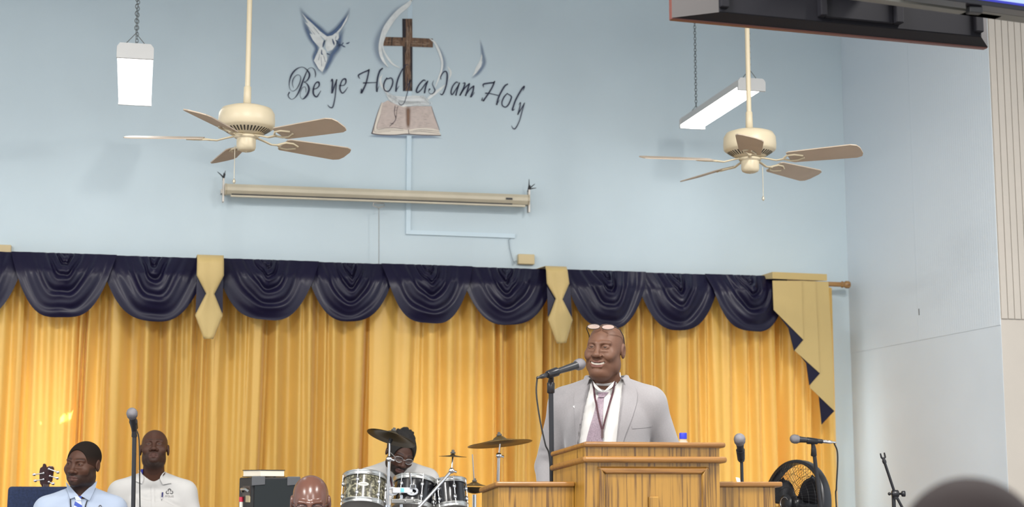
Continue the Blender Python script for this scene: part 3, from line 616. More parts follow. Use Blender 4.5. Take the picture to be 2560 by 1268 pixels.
m_gold = mat_curtain('gold_satin', (0.74, 0.46, 0.11), (1.0, 0.58, 0.14), 0.18, rough=0.32)
m_navy = mat('navy_satin', (0.0075, 0.006, 0.024), 0.34, spec=0.36)
m_khaki = mat('gold_valance_cloth', (0.52, 0.38, 0.15), 0.55, sheen=0.2)
m_khaki.node_tree.nodes['Principled BSDF'].inputs['Sheen Roughness'].default_value = 0.5
PANELS = [
 ('gold satin curtain hanging at the far end, beyond the sunlit panel', -120, 52, [(-60,10,.8),(-25,8,.6),(20,8,.45)]),
 ('gold satin curtain with sun patches shining through it behind the bass guitar', 48, 200, [(62,11,1),(104,10,.35),(134,8,.3),(160,7,.3),(190,6,.5)]),
 ('gold satin curtain behind the man in the white polo shirt', 193, 542, [(207,4,.8),(246,13,.9),(264,6,.5),(325,13,1),(342,6,.4),(386,11,1),(403,6,.5),(437,8,.7),(463,8,.55),(487,8,.9),(512,6,.6)]),
 ('gold satin curtain behind the black amplifier and the bald man', 532, 928, [(567,13,1),(596,8,.6),(613,5,.4),(655,6,1),(674,8,.5),(716,15,1.1),(757,6,.35),(788,9,1),(820,6,.35),(857,13,.9),(914,9,1.2)]),
 ('gold satin curtain behind the drum kit', 918, 1374, [(982,10,.22),(1036,10,.5),(1056,8,.45),(1093,8,.45),(1146,12,.8),(1204,12,1),(1237,4,.8),(1266,8,1.15),(1293,6,.35),(1319,8,.6),(1353,4,1)]),
 ('gold satin curtain behind the man in the grey suit', 1366, 1654, [(1383,8,.8),(1402,8,.6),(1425,5,.6),(1450,10,.8),(1490,10,.8),(1530,8,.7),(1570,10,.9),(1605,8,.6),(1632,6,.6)]),
 ('gold satin curtain lit from behind by daylight beside the side wall', 1646, 2076, [(1667,10,1),(1722,6,.28),(1750,8,.7),(1766,5,.4),(1800,8,.25),(1838,13,.9),(1872,6,.4),(1905,10,.5),(1938,5,.8),(1953,6,.5),(1985,8,.4),(2012,6,.4),(2031,7,.7),(2053,6,.4)]),
]
rc = random.Random(11); PXM = 0.00285
for pi_, (lab, pl, pr, vals) in enumerate(PANELS):
    x_l, x_r = atY(pl, 1000, YC).x, atY(pr, 1000, YC).x
    V_ = [(atY(p, 1000, YC).x, sg * PXM, d, rc.uniform(0, 6.28), rc.uniform(0.4, 1.0), rc.uniform(-1, 1)) for p, sg, d in vals]
    ztop, zbot = ROD_Z - 0.045, ZS + 0.012; nz, nx = 60, int((x_r - x_l) / 0.0055)
    X = np.linspace(x_l, x_r, nx + 1); P = []; yoff = -0.02 * (pi_ % 2)
    ph1, ph2 = rc.uniform(0, 6.28), rc.uniform(0, 6.28)
    for k in range(nz + 1):
        t = k / nz; z = ztop + (zbot - ztop) * t
        Y = np.zeros_like(X); edge = np.minimum(1, np.minimum(X - x_l, x_r - X) / 0.03)
        for (xc, sg, d, ph, am, dr) in V_:
            c = xc + 0.014 * am * math.sin(3.2 * t + ph) + 0.02 * dr * (t - 0.45); sw = sg * (0.75 + 0.55 * t + 0.12 * math.sin(5 * t + ph))
            dd = d * min(1.0, 0.62 + 0.55 * t) * (0.9 + 0.15 * math.sin(4 * t + 2 * ph))
            Y += 0.25 * dd * np.exp(-np.abs((X - c) / (sw * 1.45)) ** 2.2)
        Y = 0.22 - 0.22 * np.exp(-Y / 0.22) * 1.0       # deep folds close up instead of going on
        Y += 0.007 * np.sin(X * 24 + ph1 + 1.5 * t) + 0.002 * np.sin(X * 53 + ph2 - 2.0 * t)
        P.append([(float(x), YC - 0.10 + yoff + float(y) + 0.02 * (1 - float(e)), z) for x, y, e in zip(X, Y, edge)])
    single('curtain', MB().grid(P), m_gold, lab, 'curtain', 'gold satin curtain panels')

# swags of the valance
SW = [(-165, 46, 788, 'at the far end from the side wall'), (46, 268, 795, 'above the bass guitar'), (268, 503, 801, 'above the man in white polo'),
      (553, 777, 800, 'above the black amplifier'), (777, 975, 801, 'under the screen cord'), (975, 1166, 809, 'above the tilted cymbal'), (1166, 1375, 810, 'above the level cymbal'),
      (1422, 1603, 820, 'behind the suited man'), (1603, 1786, 823, 'above the water bottle'), (1786, 1958, 828, 'beside the stepped end piece')]
for i, (l, r_, yb, where) in enumerate(SW):
    rs = random.Random(100 + i); Ys = YW - 0.40
    a, b = atY(l, 700, Ys).x, atY(r_, 700, Ys).x; cx = (a + b) / 2; sp = b - a; W = sp * 1.20
    zt = ROD_Z + 0.028; zb_ = atY((l + r_) / 2, yb, Ys).z; drop = zt - zb_
    nv, ns = 64, 40; P = []; nf = rs.uniform(4.4, 5.4); p0 = rs.uniform(0, 6.28); asy = rs.uniform(-0.16, 0.16)
    for v_ in range(nv + 1):
        v = v_ / nv; wv_ = 0.05 + 0.95 * v ** 1.5; row = []
        for s_ in range(ns + 1):
            s = -1 + 2 * s_ / ns; pw = 1.2 + 1.8 * v; shp = (1 - abs(s) ** pw)
            x = cx + W / 2 * wv_ * s + asy * sp * 0.25 * (1 - v) * (1 - s * s)
            z = zt - 0.006 - drop * v * shp * (1 - 0.012 * math.sin(5 * s + p0))
            vf = v + 0.025 * math.sin(3.1 * s + p0) + 0.012 * math.sin(9 * s + 2 * p0)
            q = 2 * PI * nf * max(0.0, vf) ** 0.72 + p0; saw = (math.sin(q) + 0.4 * math.sin(2 * q + 0.8)) * (1.15 - 0.75 * v) + 0.35 * math.sin(2 * PI * 2.3 * v + 3 * s + p0)
            env = (0.30 + 0.70 * (1 - s * s)) * min(1, v * 5) * (1 if v < 0.86 else max(0.0, (1 - v) / 0.14))
            y = Ys - 0.05 * math.sin(PI * min(1, v * 0.9)) * (1 - s * s) - 0.021 * saw * env + 0.085 * (1 - min(1, shp * v * 3.5)) - (0.03 if i % 2 else 0)
            row.append((x, y, z))
        P.append(row)
    m_ = MB().grid(P)
    # header band wrapped over the rod
    n = 24; H = []
    for k, (yy, zz) in enumerate(((YR + 0.024, ROD_Z - 0.02), (YR + 0.024, ROD_Z + 0.012), (YR, ROD_Z + 0.028), (YR - 0.026, ROD_Z + 0.018), (YR - 0.05, ROD_Z - 0.008), (YR - 0.055, ROD_Z - 0.05))):
        H.append([(a - 0.005 + (sp + 0.01) * j / n, yy, zz + 0.006 * math.sin(j * 0.9 + p0) * (k > 0)) for j in range(n + 1)])
    m_.grid(H)
    single('curtain_swag', m_, m_navy, 'navy satin swag on the curtain rod ' + where, 'curtain swag', 'navy satin swags of the valance')

def cloth_poly(mb, pts, Y, th=0.006):
    p = [atY(x, y, Y) for x, y in pts]; mb.prism(p, (0, th, 0)); return mb
def tab(label, cr, L, Rr, nav):
    Yt = YW - 0.50
    p0 = atY(*cr(*L[-1]), Yt); r = thing('valance_tab', label, 'curtain tab', (p0.x, Yt, p0.z), 0, 'gold tie-shaped valance tabs')
    mb = MB(); n = 14; ptsl = [cr(*q) for q in L]; ptsr = [cr(*q) for q in Rr]; P = []
    for q0, q1, e0, e1 in zip(ptsl[:-1], ptsl[1:], ptsr[:-1], ptsr[1:]):
        for k in range(8):
            t = k / 8; A = (q0[0] + (q1[0] - q0[0]) * t, q0[1] + (q1[1] - q0[1]) * t); B = (e0[0] + (e1[0] - e0[0]) * t, e0[1] + (e1[1] - e0[1]) * t)
            P.append([atY(A[0] + (B[0] - A[0]) * j / n, A[1] + (B[1] - A[1]) * j / n, Yt - 0.012 * math.sin(PI * j / n) - 0.006 * math.sin(PI * 3 * j / n)) for j in range(n + 1)])
    P.append([atY(ptsl[-1][0] + (ptsr[-1][0] - ptsl[-1][0]) * j / n, ptsl[-1][1] + (ptsr[-1][1] - ptsl[-1][1]) * j / n, Yt - 0.012 * math.sin(PI * j / n)) for j in range(n + 1)])
    top = [Vector((p.x, YR + 0.01, ROD_Z + 0.034)) for p in P[0]]; topf = [Vector((p.x, YR - 0.06, ROD_Z + 0.034)) for p in P[0]]; topf2 = [Vector((p.x, Yt + 0.03, ROD_Z + 0.02)) for p in P[0]]
    mb.grid([top, topf, topf2] + P); o = mb.build('front', m_khaki, r)
    sm = o.modifiers.new('thick', 'SOLIDIFY'); sm.thickness = 0.004
    mb = MB()
    for tri in nav: cloth_poly(mb, [cr(*q) for q in tri], Yt + 0.012, 0.004)
    mb.build('lining', m_navy, r)
tab('gold tie-shaped valance tab hanging between the white polo man and the amplifier', crop(0, 600, 3.657), [(1803,200),(1800,325),(1888,490),(1785,690),(1868,905)], [(2045,200),(2045,325),(1956,495),(2036,690),(1945,905)], [[(1800,330),(1900,400),(1900,560),(1788,668)], [(2040,340),(1945,420),(1945,560),(2036,672)]])
tab('gold tie-shaped valance tab hanging beside the head of the suited man', crop(1340, 640, 2.756), [(70,103),(75,190),(138,295),(82,440),(145,603)], [(216,103),(228,190),(180,300),(252,440),(205,600)], [[(76,198),(150,250),(150,330),(82,420)], [(236,205),(170,260),(170,340),(248,420)]])
# stepped end piece
cj = crop(1340, 640, 2.756); Yj = YW - 0.50
p0 = atY(*cj(1900, 1060), Yj); jab = thing('valance_jabot', 'stepped gold valance end piece with zigzag edge and navy lining', 'curtain jabot', (p0.x, Yj, p0.z))
tiers = [([(1630,170),(1638,372),(1842,578),(1830,172)], 0.0), ([(1815,170),(1820,560),(1780,650),(1955,808),(1925,176)], 0.012), ([(1915,175),(1930,780),(1885,905),(2055,1068),(2045,700),(2015,180)], 0.024)]
for k, (pts, dy) in enumerate(tiers):
    mb = MB(); cloth_poly(mb, [cj(*q) for q in pts], Yj + dy, 0.005); mb.build('pleat', m_khaki, jab)
tri_ = [[(1655,385),(1842,578),(1778,655),(1740,500)], [(1790,650),(1957,808),(1883,893),(1862,740)], [(1895,905),(2057,1068),(1968,1162),(1948,960)]]
for k, t in enumerate(tri_):
    mb = MB(); cloth_poly(mb, [cj(*q) for q in t], Yj + 0.0065 + 0.012 * k, 0.004); mb.build('lining', m_navy, jab)
mb = MB(); q = [atY(*cj(*p), Yj) for p in ((1630,170),(2015,180))]; mb.hexa([Vector((q[0].x, Yj, ROD_Z - 0.02)), Vector((q[1].x, Yj + 0.024, ROD_Z - 0.02)), Vector((q[1].x, YR + 0.03, ROD_Z + 0.02)), Vector((q[0].x, YR + 0.03, ROD_Z + 0.02)), Vector((q[0].x, Yj, ROD_Z + 0.03)), Vector((q[1].x, Yj + 0.024, ROD_Z + 0.03)), Vector((q[1].x, YR + 0.03, ROD_Z + 0.034)), Vector((q[0].x, YR + 0.03, ROD_Z + 0.034))]); mb.build('header', m_khaki, jab)
# ------------------------------------------------------------------ pulpit
m_oak = mat_wood('golden_oak', (0.275, 0.142, 0.021), (0.095, 0.042, 0.007), sx=75, sz=2.0)
m_oakx = mat_wood('golden_oak_rail', (0.22, 0.098, 0.017), (0.14, 0.056, 0.010), sx=40, sz=2.0, along='X')
m_oaky = mat_wood('golden_oak_side', (0.42, 0.21, 0.05), (0.28, 0.12, 0.028), sx=40, sz=2.0, along='Y')
YP = 6.0
pA, pB = atY(1460, 1104, YP), atY(1815, 1104, YP)
x0, x1 = pA.x, pB.x; ztop = pA.z; dep = 0.52; slant = 0.028
pul = thing('pulpit', 'golden oak pulpit with moulded slanting top and framed front panel', 'pulpit', ((x0 + x1) / 2, YP + dep / 2, ZS))
def slab(mb, xa, xb, ya, yb, zt, th, sl):      # board whose top falls towards the back
    f = sl / dep; z = lambda y: zt - (y - YP) * f
    mb.hexa([Vector((xa, ya, z(ya) - th)), Vector((xb, ya, z(ya) - th)), Vector((xb, yb, z(yb) - th)), Vector((xa, yb, z(yb) - th)), Vector((xa, ya, z(ya))), Vector((xb, ya, z(ya))), Vector((xb, yb, z(yb))), Vector((xa, yb, z(yb)))]); return mb
slab(MB(), x0, x1, YP, YP + dep, ztop, 0.020, slant).build('top_board', m_oakx, pul, bevel=0.008, seg=3)
slab(MB(), x0 + .008, x1 - .022, YP + .018, YP + dep - .01, ztop - .018, 0.040, slant).build('frieze', m_oak, pul)
slab(MB(), x0 - .004, x1 + .004, YP - .004, YP + dep, ztop - .056, 0.024, slant).build('moulding', m_oakx, pul, bevel=0.010, seg=3)
xa, xb, ya, yb = x0 + 0.006, x1 - 0.020, YP + 0.022, YP + dep - 0.02
zt2 = ztop - 0.078
mb = MB(); mb.hexa([Vector((xa, ya, ZS)), Vector((xb, ya, ZS)), Vector((xb, yb, ZS)), Vector((xa, yb, ZS)), Vector((xa, ya, zt2)), Vector((xb, ya, zt2)), Vector((xb, yb, zt2 - slant)), Vector((xa, yb, zt2 - slant))]); mb.build('body', m_oak, pul, bevel=0.003)
def px2x(px, py, Y): return atY(px, py, Y).x
fx0, fx1 = px2x(1493, 1200, ya), px2x(1771, 1200, ya); fz1 = atY(1600, 1166, ya).z; fz0 = ZS + 0.22; fw = 0.033
for k, (lo, hi, m_, ho) in enumerate((((fx0, fz0), (fx0 + fw, fz1), m_oak, 0), ((fx1 - fw, fz0), (fx1, fz1), m_oak, 0), ((fx0, fz1 - fw), (fx1, fz1), m_oakx, 1), ((fx0, fz0), (fx1, fz0 + fw), m_oakx, 1))):
    mb = MB(); e = fw
    if not ho:
        s = 1 if k == 0 else -1; xo, xi = (lo[0], hi[0]) if k == 0 else (hi[0], lo[0])
        a = [Vector((xo, ya + .001, fz0)), Vector((xi, ya + .001, fz0 + e)), Vector((xi, ya + .001, fz1 - e)), Vector((xo, ya + .001, fz1))]
        b = [v + Vector((s * .009, -0.014, 0)) for v in a]; b[1] -= Vector((s * .016, 0, 0)); b[2] -= Vector((s * .016, 0, 0))
    else:
        zo, zi = (fz1, fz1 - e) if k == 2 else (fz0, fz0 + e); s = -1 if k == 2 else 1
        a = [Vector((fx0, ya + .001, zo)), Vector((fx1, ya + .001, zo)), Vector((fx1 - e, ya + .001, zi)), Vector((fx0 + e, ya + .001, zi))]
        b = [v + Vector((0, -0.014, s * .009)) for v in a]; b[2] -= Vector((0, 0, s * .016)); b[3] -= Vector((0, 0, s * .016))
    mb.add(a + b, [(4, 5, 6, 7), (0, 1, 5, 4), (1, 2, 6, 5), (2, 3, 7, 6), (3, 0, 4, 7), (3, 2, 1, 0)]); mb.build('panel_frame', m_, pul, bevel=0.003)
MB().bb((fx0 + fw - .002, ya - .004, fz0 + fw - .002), (fx1 - fw + .002, ya + .002, fz1 - fw + .002)).build('panel', m_oak, pul)
cx0, cx1 = px2x(1620, 1250, ya), px2x(1644, 1250, ya); ct = atY(1630, 1242, ya).z
mb = MB(); mb.prism([Vector((x_, ya - .018, z_)) for x_, z_ in ((cx0, ct), (cx0, ct - .10), (cx0 - .07, ct - .10), (cx0 - .07, ct - .14), (cx0, ct - .14), (cx0, ct - .36), (cx1, ct - .36), (cx1, ct - .14), (cx1 + .07, ct - .14), (cx1 + .07, ct - .10), (cx1, ct - .10), (cx1, ct))], (0, .015, 0)); mb.build('cross', m_oak, pul, bevel=0.004)
# side wings
for nm, pl, pr in (('l', 1240, 1428), ('r', 1790, 1957)):
    wl, wr_x = atY(pl, 1207, YP + .15).x, atY(pr, 1207, YP + .15).x; zt = atY(1340, 1204, YP + .15).z
    if nm == 'l': wr_x = min(wr_x, xa - 0.001) if False else xa - .001
    else: wl = xb + .001
    y0 = YP + .15; y1 = YP + .47
    mb = MB(); mb.hexa([Vector((wl, y0, zt - .02)), Vector((wr_x, y0, zt - .02)), Vector((wr_x, y1, zt - .045)), Vector((wl, y1, zt - .045)), Vector((wl, y0, zt)), Vector((wr_x, y0, zt)), Vector((wr_x, y1, zt - .025)), Vector((wl, y1, zt - .025))]); mb.build('wing_top', m_oakx, pul, bevel=0.006, seg=3)
    a = wl + (.012 if nm == 'l' else 0); b = wr_x - (.028 if nm == 'r' else 0)
    mb = MB(); mb.hexa([Vector((a, y0 + .014, ZS)), Vector((b, y0 + .014, ZS)), Vector((b, y1, ZS)), Vector((a, y1, ZS)), Vector((a, y0 + .014, zt - .02)), Vector((b, y0 + .014, zt - .02)), Vector((b, y1, zt - .045)), Vector((a, y1, zt - .045))]); mb.build('wing_body', m_oak, pul, bevel=0.003)
# water bottle on the pulpit
bp_ = atY(1708, 1103, YP + 0.25); zb0 = ztop - slant * 0.25 / dep
bot = thing('water_bottle', 'clear water bottle with blue cap standing on the pulpit', 'bottle', (bp_.x, YP + .25, zb0))
Mb = Matrix.Translation(Vector((bp_.x, YP + .25, zb0)))
zc0 = atY(1707, 1096, YP + .25).z - zb0; hb = zc0
m_pet = mat('clear_plastic', (0.7, 0.8, 0.88), 0.08, alpha=0.22)
zl = zb0; 
MB().lathe([(0.001, 0.001), (0.03, 0.001), (0.032, 0.01), (0.032, max(0.004, hb - .045)), (0.022, max(0.006, hb - .02)), (0.0135, hb - .008), (0.0135, hb)], 20, Mb).build('body', m_pet, bot)
MB().lathe([(0.0155, hb - .003), (0.0155, hb + .019), (0.0145, hb + .022), (0.001, hb + .022)], 20, Mb).build('cap', mat('blue_cap', (0.02, 0.03, 0.42), 0.4), bot)
# things on the right wing
zw = atY(1340, 1204, YP + .15).z
pc = atY(1816, 1203, YP + .3); mb = MB(); mb.box((pc.x, YP + .3, zw - .012 + .008), (0.045, 0.07, 0.009)); single('phone', mb, m_black, 'flat black phone lying on the right wing of the pulpit', 'phone', bevel=0.002)
pc = atY(1846, 1203, YP + .26); mb = MB(); R = Matrix.Rotation(math.radians(-35), 3, 'X') @ Matrix.Rotation(0.3, 3, 'Z'); mb.box((pc.x, YP + .26, zw - .008 + .012), (0.018, 0.002, 0.03), R); single('paper_slip', mb, mat('white_paper', (0.8, 0.8, 0.8), 0.7), 'small white paper slip leaning at the microphone on the wing', 'paper')

# ------------------------------------------------------------------ microphones and stands
m_grille = mat('mic_grille', (0.23, 0.22, 0.235), 0.42, metal=0.7, bump=0.6, bscale=900)
m_micb = mat('mic_body_charcoal', (0.022, 0.022, 0.025), 0.38)
m_stand = mat('stand_black', (0.018, 0.018, 0.021), 0.32, metal=0.2)
m_cable = mat('black_cable', (0.014, 0.014, 0.014), 0.55)
def frame_z(a, b):
    z = (Vector(b) - Vector(a)).normalized(); M = z.to_track_quat('Z', 'Y').to_matrix().to_4x4(); return Matrix.Translation(Vector(a)) @ M
def microphone(label, tail, head, plug=True, silver=False, group=None):
    t, h = Vector(tail), Vector(head); L = (h - t).length
    r = thing('microphone', label, 'microphone', t, 0, group); M = frame_z(t, h); R = 0.0245
    MB().lathe([(0.011, 0), (0.0125, 0.004), (0.0128, L * .3), (0.0165, L - .035), (0.0185, L - .026), (0.0185, L - .02)], 18, M).build('handle', m_micb, r)
    MB().lathe([(0.019, L - .024), (0.0245, L - .014), (R, L - .006), (R + .0012, L - .002), (R + .0012, L + .003), (R, L + .007), (R * .93, L + .014), (R * .72, L + .021), (R * .4, L + .0265), (0.001, L + .028)], 22, M).build('grille', m_grille, r)
    if plug:
        MB().lathe([(0.001, -.075), (0.0045, -.075), (0.006, -.055), (0.0085, -.05), (0.0095, -.045), (0.0095, 0.002), (0.001, .002)], 14, M).build('plug', m_steel if silver else m_micb, r)
    return r
def cable(label, pts, rad=0.0035):
    S = [Vector(q) for q in crom(pts, 8)]; mb = MB().tube(S, rad, 8); return single('microphone_cable', mb, m_cable, label, 'cable')
def mic_stand(label, top, foot, clip_dir=None, base='round', group=None, rad=0.0125):
    top, foot = Vector(top), Vector(foot)
    r = thing('microphone_stand', label, 'microphone stand', foot, 0, group)
    mid = foot + (top - foot) * 0.5
    MB().tube([foot + Vector((0, 0, .02)), mid], rad * 1.2, 12).build('lower_tube', m_stand, r)
    MB().tube([mid, top], rad * 0.8, 12).build('upper_tube', m_stand, r)
    d = (top - foot).normalized()
    MB().tube([mid - d * .05, mid - d * .04, mid + d * .03, mid + d * .035], [rad * 1.3, rad * 1.7, rad * 1.7, rad * 1.2], 14).build('clutch', m_stand, r)
    if base == 'round': MB().lathe([(0.001, 0), (0.13, 0), (0.13, .012), (0.11, .022), (0.02, .034), (0.001, .034)], 32, Matrix.Translation(foot)).build('base', m_stand, r)
    else:
        for k in range(3):
            a = 2 * PI * k / 3 + 0.4; MB().tube([foot + Vector((0, 0, .13)), foot + Vector((math.cos(a) * .28, math.sin(a) * .28, .012))], 0.009, 8).build('leg', m_stand, r)
    return r, d
def clip(r, at, axis, stem):
    """clip round the microphone with its swivel"""
    at, axis = Vector(at), Vector(axis).normalized(); stem = Vector(stem)
    mb = MB(); mb.tube([at - axis * .03, at - axis * .026, at + axis * .03], [0.0135, 0.0165, 0.0195], 14)
    mb.tube([at, at + (stem - at) * .55], [0.013, 0.010], 10); c = at + (stem - at) * .55
    mb.tube([c, stem + (c - stem) * .02], [0.011, 0.0135], 12); mb.build('clip', m_stand, r)
# the speaker's
mh, mt = atY(1449, 911, 6.68), atY(1372, 936, 6.58)
microphone('silver-headed microphone held up to the mouth of the man in the grey suit', mt, mh)
st_top = atY(1377, 955, 6.62); st_foot = Vector((st_top.x + 0.012, 6.62, ZS)); q = atY(1380, 1200, 6.62); st_foot.x = st_top.x + (q.x - st_top.x) * (st_top.z - ZS) / (st_top.z - q.z)
r_, _ = mic_stand('tall black microphone stand beside the pulpit before the man in the suit', st_top, st_foot, rad=0.0135)
ax_ = (mh - mt).normalized(); clip(r_, mt + ax_ * .02, ax_, st_top)
MB().tube([st_top - Vector((0, 0, .05)), st_top - Vector((0, 0, .046)), st_top - Vector((0, 0, .005)), st_top], [.011, .0165, .0165, .011], 14).build('collar', m_stand, r_)
e = mt - ax_ * .07
cable('black cable curving down from the microphone on the tall stand by the pulpit', [e, atY(1343, 946, 6.57), atY(1341, 985, 6.57), atY(1350, 1050, 6.57), atY(1363, 1110, 6.57), atY(1375, 1160, 6.58), Vector((st_foot.x - .025, 6.59, 1.4)), Vector((st_foot.x - .025, 6.59, .9)), Vector((st_foot.x - .16, 6.62, ZS + .004)), Vector((st_foot.x - .4, 6.7, ZS + .004))])
# over the seated men
D = 7.4; mh, mt = atD(330, 1034, D), atD(337, 1068, D + 0.10)
microphone('silver-headed microphone on the stand before the seated men', mt + Vector((0, 0, -.03)), mh, plug=False)
tp = atD(336, 1092, D + .08); ft = Vector((tp.x, tp.y, ZS)); q = atD(333, 1268, D + .08); ft.x = tp.x + (q.x - tp.x) * (tp.z - ZS) / (tp.z - q.z)
r_, _ = mic_stand('black microphone stand standing before the seated men', tp, ft, rad=0.0125)
clip(r_, atD(335, 1062, D + .07), mh - mt, tp)
cable('thin cable hanging beside the stand before the seated men', [atD(340, 1072, D + .12), atD(347, 1095, D + .12), atD(349, 1150, D + .12), atD(350, 1268, D + .12), Vector((ft.x + .05, ft.y + .04, .9)), Vector((ft.x + .2, ft.y + .05, ZS + .004)), Vector((ft.x + .5, ft.y + .1, ZS + .004))], 0.0028)
# behind the right wing of the pulpit
D = 7.05; mh, mt = atD(1849, 1099, D), atD(1853, 1150, D + .07)
microphone('microphone pointing up behind the right wing of the pulpit', mt, mh, plug=False)
tp = atD(1854, 1153, D + .06); ft = Vector((tp.x + .004, tp.y, ZS))
r_, _ = mic_stand('thin black microphone stand behind the right wing of the pulpit', tp, ft, rad=0.009)
clip(r_, atD(1852, 1138, D + .05), mh - mt, tp)
# by the side wall
D = 8.85; mh, mt = atD(1987, 1098, D), atD(2056, 1104, D)
microphone('microphone lying level on its stand in front of the black fan', mt, mh, silver=True)
tp = atD(2034, 1121, D); ft = Vector((tp.x, tp.y, ZS)); q = atD(2043, 1268, D); ft.x = tp.x + (q.x - tp.x) * (tp.z - ZS) / (tp.z - q.z)
r_, _ = mic_stand('black microphone stand in front of the black fan', tp, ft, rad=0.0135, base='tripod')
clip(r_, atD(2031, 1103, D), mh - mt, tp)
MB().tube([tp - Vector((0, 0, .045)), tp - Vector((0, 0, .04)), tp], [.012, .017, .014], 12).build('collar', m_stand, r_)
e = mt + (mt - mh).normalized() * .07
cable('black cable hanging in a curve from the level microphone by the side wall', [e, atD(2086, 1110, D), atD(2093, 1128, D), atD(2094, 1160, D), atD(2091, 1220, D), atD(2091, 1268, D), Vector((e.x + .03, e.y, .9)), Vector((e.x + .1, e.y - .1, ZS + .004)), Vector((e.x + .3, e.y - .2, ZS + .004))], 0.0042)
# empty boom stand
D = 8.5
bs = atD(2234, 1244, D); ft = Vector((bs.x - .002, bs.y, ZS))
r = thing('boom_stand', 'empty black boom stand with a small fork at its tip beside the side wall', 'microphone stand', ft)
MB().tube([ft + Vector((0, 0, .02)), bs + Vector((0, 0, .015))], 0.0105, 12).build('pole', m_stand, r)
MB().tube([atD(2212, 1158, D), atD(2238, 1236, D - .01), atD(2256, 1270, D - .02), atD(2275, 1310, D - .03)], 0.0075, 10).build('boom', m_stand, r)
c = atD(2238, 1235, D - .005); rgt = (CR @ Vector((1, 0, 0)))
mb = MB(); mb.lathe([(0.001, -.02), (.018, -.018), (.02, 0), (.018, .018), (.001, .02)], 16, frame_z(c, c + rgt)); mb.tube([c - Vector((0, 0, .03)), c + Vector((0, 0, .02))], [.012, .016], 12); mb.build('clutch', m_stand, r, bevel=0.002)
MB().lathe([(.001, 0), (.006, 0), (.006, .02), (.014, .022), (.016, .028), (.016, .04), (.001, .042)], 14, frame_z(c + rgt * .012, c + rgt)).build('knob', m_stand, r)
mb = MB().tube([c - rgt * .012, c - rgt * .027], .004, 8); mb.ball(c - rgt * .031, .009, 10); mb.build('knob', m_stand, r)
f0 = atD(2212, 1158, D); mb = MB(); mb.tube([f0, atD(2210, 1152, D), atD(2208.5, 1147, D)], [.0105, .011, .006], 10)
for pts in (((2208.5, 1148), (2203.5, 1144), (2201, 1134)), ((2208.5, 1148), (2213, 1143), (2210.5, 1132))): mb.tube([atD(*p, D) for p in pts], [.007, .0055, .004], 8)
mb.build('fork', m_stand, r)
for k in range(3):
    a = 2 * PI * k / 3 + .9; MB().tube([ft + Vector((0, 0, .13)), ft + Vector((math.cos(a) * .26, math.sin(a) * .26, .012))], 0.009, 8).build('leg', m_stand, r)

# ------------------------------------------------------------------ pedestal fan
m_fanb = mat('fan_black', (0.010, 0.010, 0.012), 0.28)
fc = atD(1992, 1262, 9.25); Rf = 0.25
to_cam = (CAM - fc); to_cam.z = 0; az = math.atan2(to_cam.y, to_cam.x) - math.radians(48)
nf = Vector((math.cos(az), math.sin(az), 0.10)).normalized()
r = thing('pedestal_fan', 'black pedestal fan with round wire cage standing at the curtain end', 'fan', (fc.x, fc.y, ZS))
Mf = frame_z(fc, fc + nf)
def ringp(rad, z, n=40): return [Mf @ Vector((rad * math.cos(2 * PI * k / n), rad * math.sin(2 * PI * k / n), z)) for k in range(n + 1)]
MB().lathe([(Rf - .014, .03), (Rf + .004, .034), (Rf + .008, .02), (Rf + .008, -.02), (Rf + .002, -.034), (Rf - .014, -.03), (Rf - .014, .03)], 56, Mf, caps=False).build('cage_rim', m_fanb, r)
for nm, sgn in (('front_grille', 1), ('rear_grille', -1)):
    mb = MB(); n = 64
    for k in range(n):
        a = 2 * PI * k / n; tw = .35
        mb.tube([Mf @ Vector((ra * math.cos(a + tw * (1 - ra / Rf)), ra * math.sin(a + tw * (1 - ra / Rf)), sgn * zz)) for ra, zz in ((.05, .085), (.11, .078), (.18, .058), (Rf - .004, .03))], 0.0012, 3, caps=False)
    for ra, zz in ((.09, .081), (.13, .074), (.17, .062), (.21, .047)): mb.tube(ringp(ra, sgn * zz), 0.0012, 3, caps=False)
    mb.build(nm, m_fanb, r)
MB().lathe([(.001, .094), (.03, .093), (.05, .088), (.054, .082), (.001, .08)], 30, Mf).build('badge', m_fanb, r)
mb = MB(); mb.tube([Mf @ Vector((.033 * math.cos(a), .033 * math.sin(a), .0955)) for a in np.linspace(.6, 5.6, 24)], .0016, 5); mb.build('badge_mark', m_steel, r)
for k in range(3):
    a0 = 2 * PI * k / 3 + .55; P = []
    for i in range(9):
        ra = .05 + (Rf - .075) * i / 8; half = .30 + .20 * math.sin(PI * min(1, i / 7))
        P.append([Mf @ Vector((ra * math.cos(a0 + u * half), ra * math.sin(a0 + u * half), .028 * u)) for u in np.linspace(-1, 1, 9)])
    o = MB().grid(P).build('blade', m_fanb, r); o.modifiers.new('thick', 'SOLIDIFY').thickness = .003
MB().lathe([(.001, .05), (.04, .045), (.05, .02), (.05, -.03), (.08, -.07), (.085, -.16), (.06, -.2), (.001, -.205)], 26, Mf).build('motor', m_fanb, r)
pp = Mf @ Vector((0, 0, -.13)); MB().tube([Vector((pp.x, pp.y, pp.z - .06)), Vector((pp.x, pp.y, ZS + .02))], .018, 12).build('post', m_fanb, r)
MB().lathe([(.001, 0), (.2, 0), (.2, .012), (.16, .028), (.02, .04), (.001, .04)], 32, Matrix.Translation(Vector((pp.x, pp.y, ZS)))).build('base', m_fanb, r)

